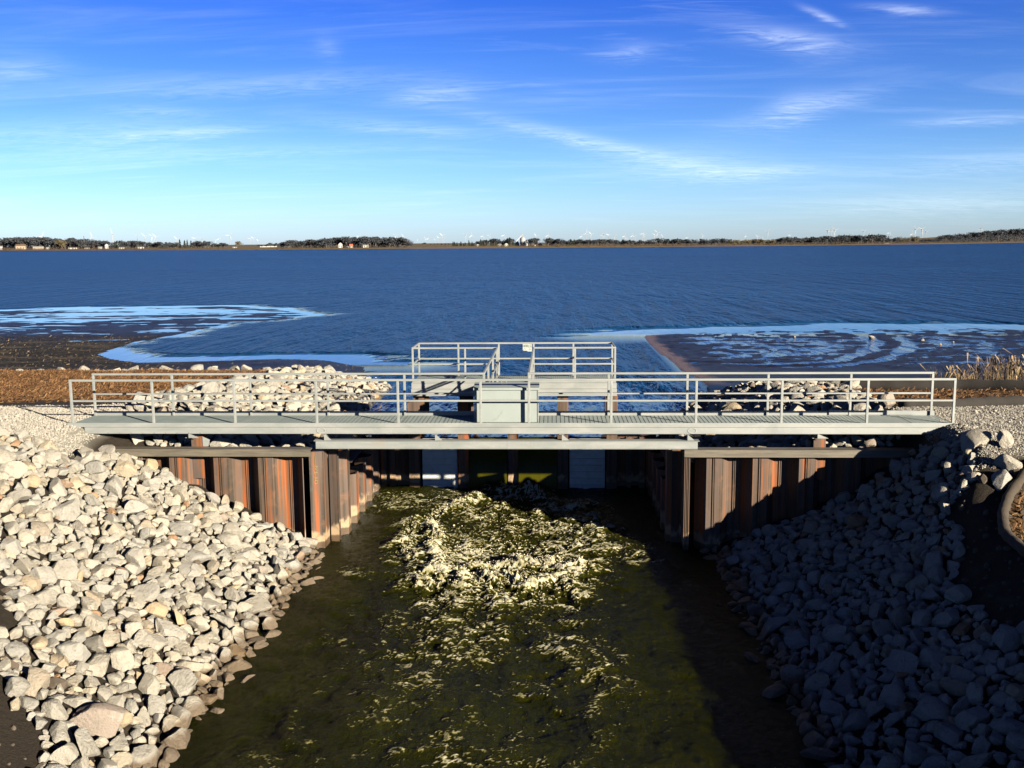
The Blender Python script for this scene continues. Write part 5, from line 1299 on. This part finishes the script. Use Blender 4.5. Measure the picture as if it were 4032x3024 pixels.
def turbine(px, py, label, phase=None):
    hor = 947.1+12.497*(2011.8-px)/1686.9*1.0
    hp = max(2.0, hor+9-py); t = min(FPX*76.0/hp, 15000.0); d = ray_px(px, py)
    x, y, z = CAM[0]+d[0]*t, CAM[1]+d[1]*t, CAM[2]+d[2]*t
    r_ = empty('wind_turbine', (x, y, z-80), label, 'wind turbine', 'white wind turbines on the horizon', R(random.uniform(15, 40)))
    def ch(m_, nm, loc, rot=(0, 0, 0)):
        o = bpy.data.objects.new(nm, m_); C.objects.link(o); o.parent = r_; o.location = loc; o.rotation_euler = rot
    ch(TOWER, 'tower', (0, 0, 0)); ch(NAC, 'nacelle', (0, 0, 80))
    ph = random.uniform(0, 2.09) if phase is None else R(phase)
    for k in range(3): ch(BLADE, 'blade', (0, -4.2, 80), (0, ph+k*2*math.pi/3, 0))
def V_(x0, u, v): return x0+u*.3164, 880+v*.3164
for x0, grp, pts in [
  (0, 'white wind turbine above the bare trees on the left quarter of the far shore', [(522, 160), (1145, 165), (1398, 135), (1707, 155), (1805, 162), (1890, 160), (1935, 165), (2197, 190)]),
  (660, 'faint distant wind turbine over the tan field', [(338, 188), (428, 185), (600, 210), (645, 192), (1028, 190), (1068, 185), (1127, 215)]),
  (1320, 'white wind turbine above or beside the dense wood', [(300, 160), (750, 155), (848, 165)]),
  (1320, 'distant wind turbine standing over the gap in the woods', [(1025, 222), (1123, 188), (1155, 192), (1247, 185), (1283, 178), (1333, 150), (1350, 180)]),
  (1320, 'white wind turbine above the evergreens left of the grain bins', [(1620, 140), (1697, 148), (1838, 160), (1917, 150), (2100, 150)]),
  (1980, 'white wind turbine just right of the grain bins', [(410, 155), (562, 145)]),
  (1980, 'white wind turbine in the big cluster above the long wood', [(980, 160), (1040, 122), (1097, 135), (1240, 140), (1253, 135), (1316, 148), (1390, 148), (1515, 160), (1542, 185), (1617, 150), (1643, 145), (1738, 135), (1762, 140), (1890, 150), (1920, 118), (1988, 160)]),
  (2640, 'faint wind turbine above the low woods of the right far shore', [(55, 180), (210, 180), (402, 155), (938, 155), (1085, 165), (1143, 165), (1487, 150)]),
  (2640, 'one of three close white turbines above the thick wood', [(1955, 90), (2002, 85), (2045, 82)]),
  (3332, 'faint wind turbine above the wooded rise near the right end', [(63, 130), (215, 100), (295, 118), (540, 118)]),
  (3332, 'white wind turbine in the group of four left of the wooded hill', [(822, 125), (863, 72), (943, 72), (992, 105)])]:
    for u, v in pts: turbine(*V_(x0, u, v), grp)
turbine(*V_(660, 772, 150), 'tall white turbine standing alone over the tan field', -85)
turbine(*V_(2640, 1208, 102), 'white turbine standing alone above the scrubby right shore', 40)
turbine(*V_(3332, 1678, 65), 'white turbine rising behind the wooded hill')
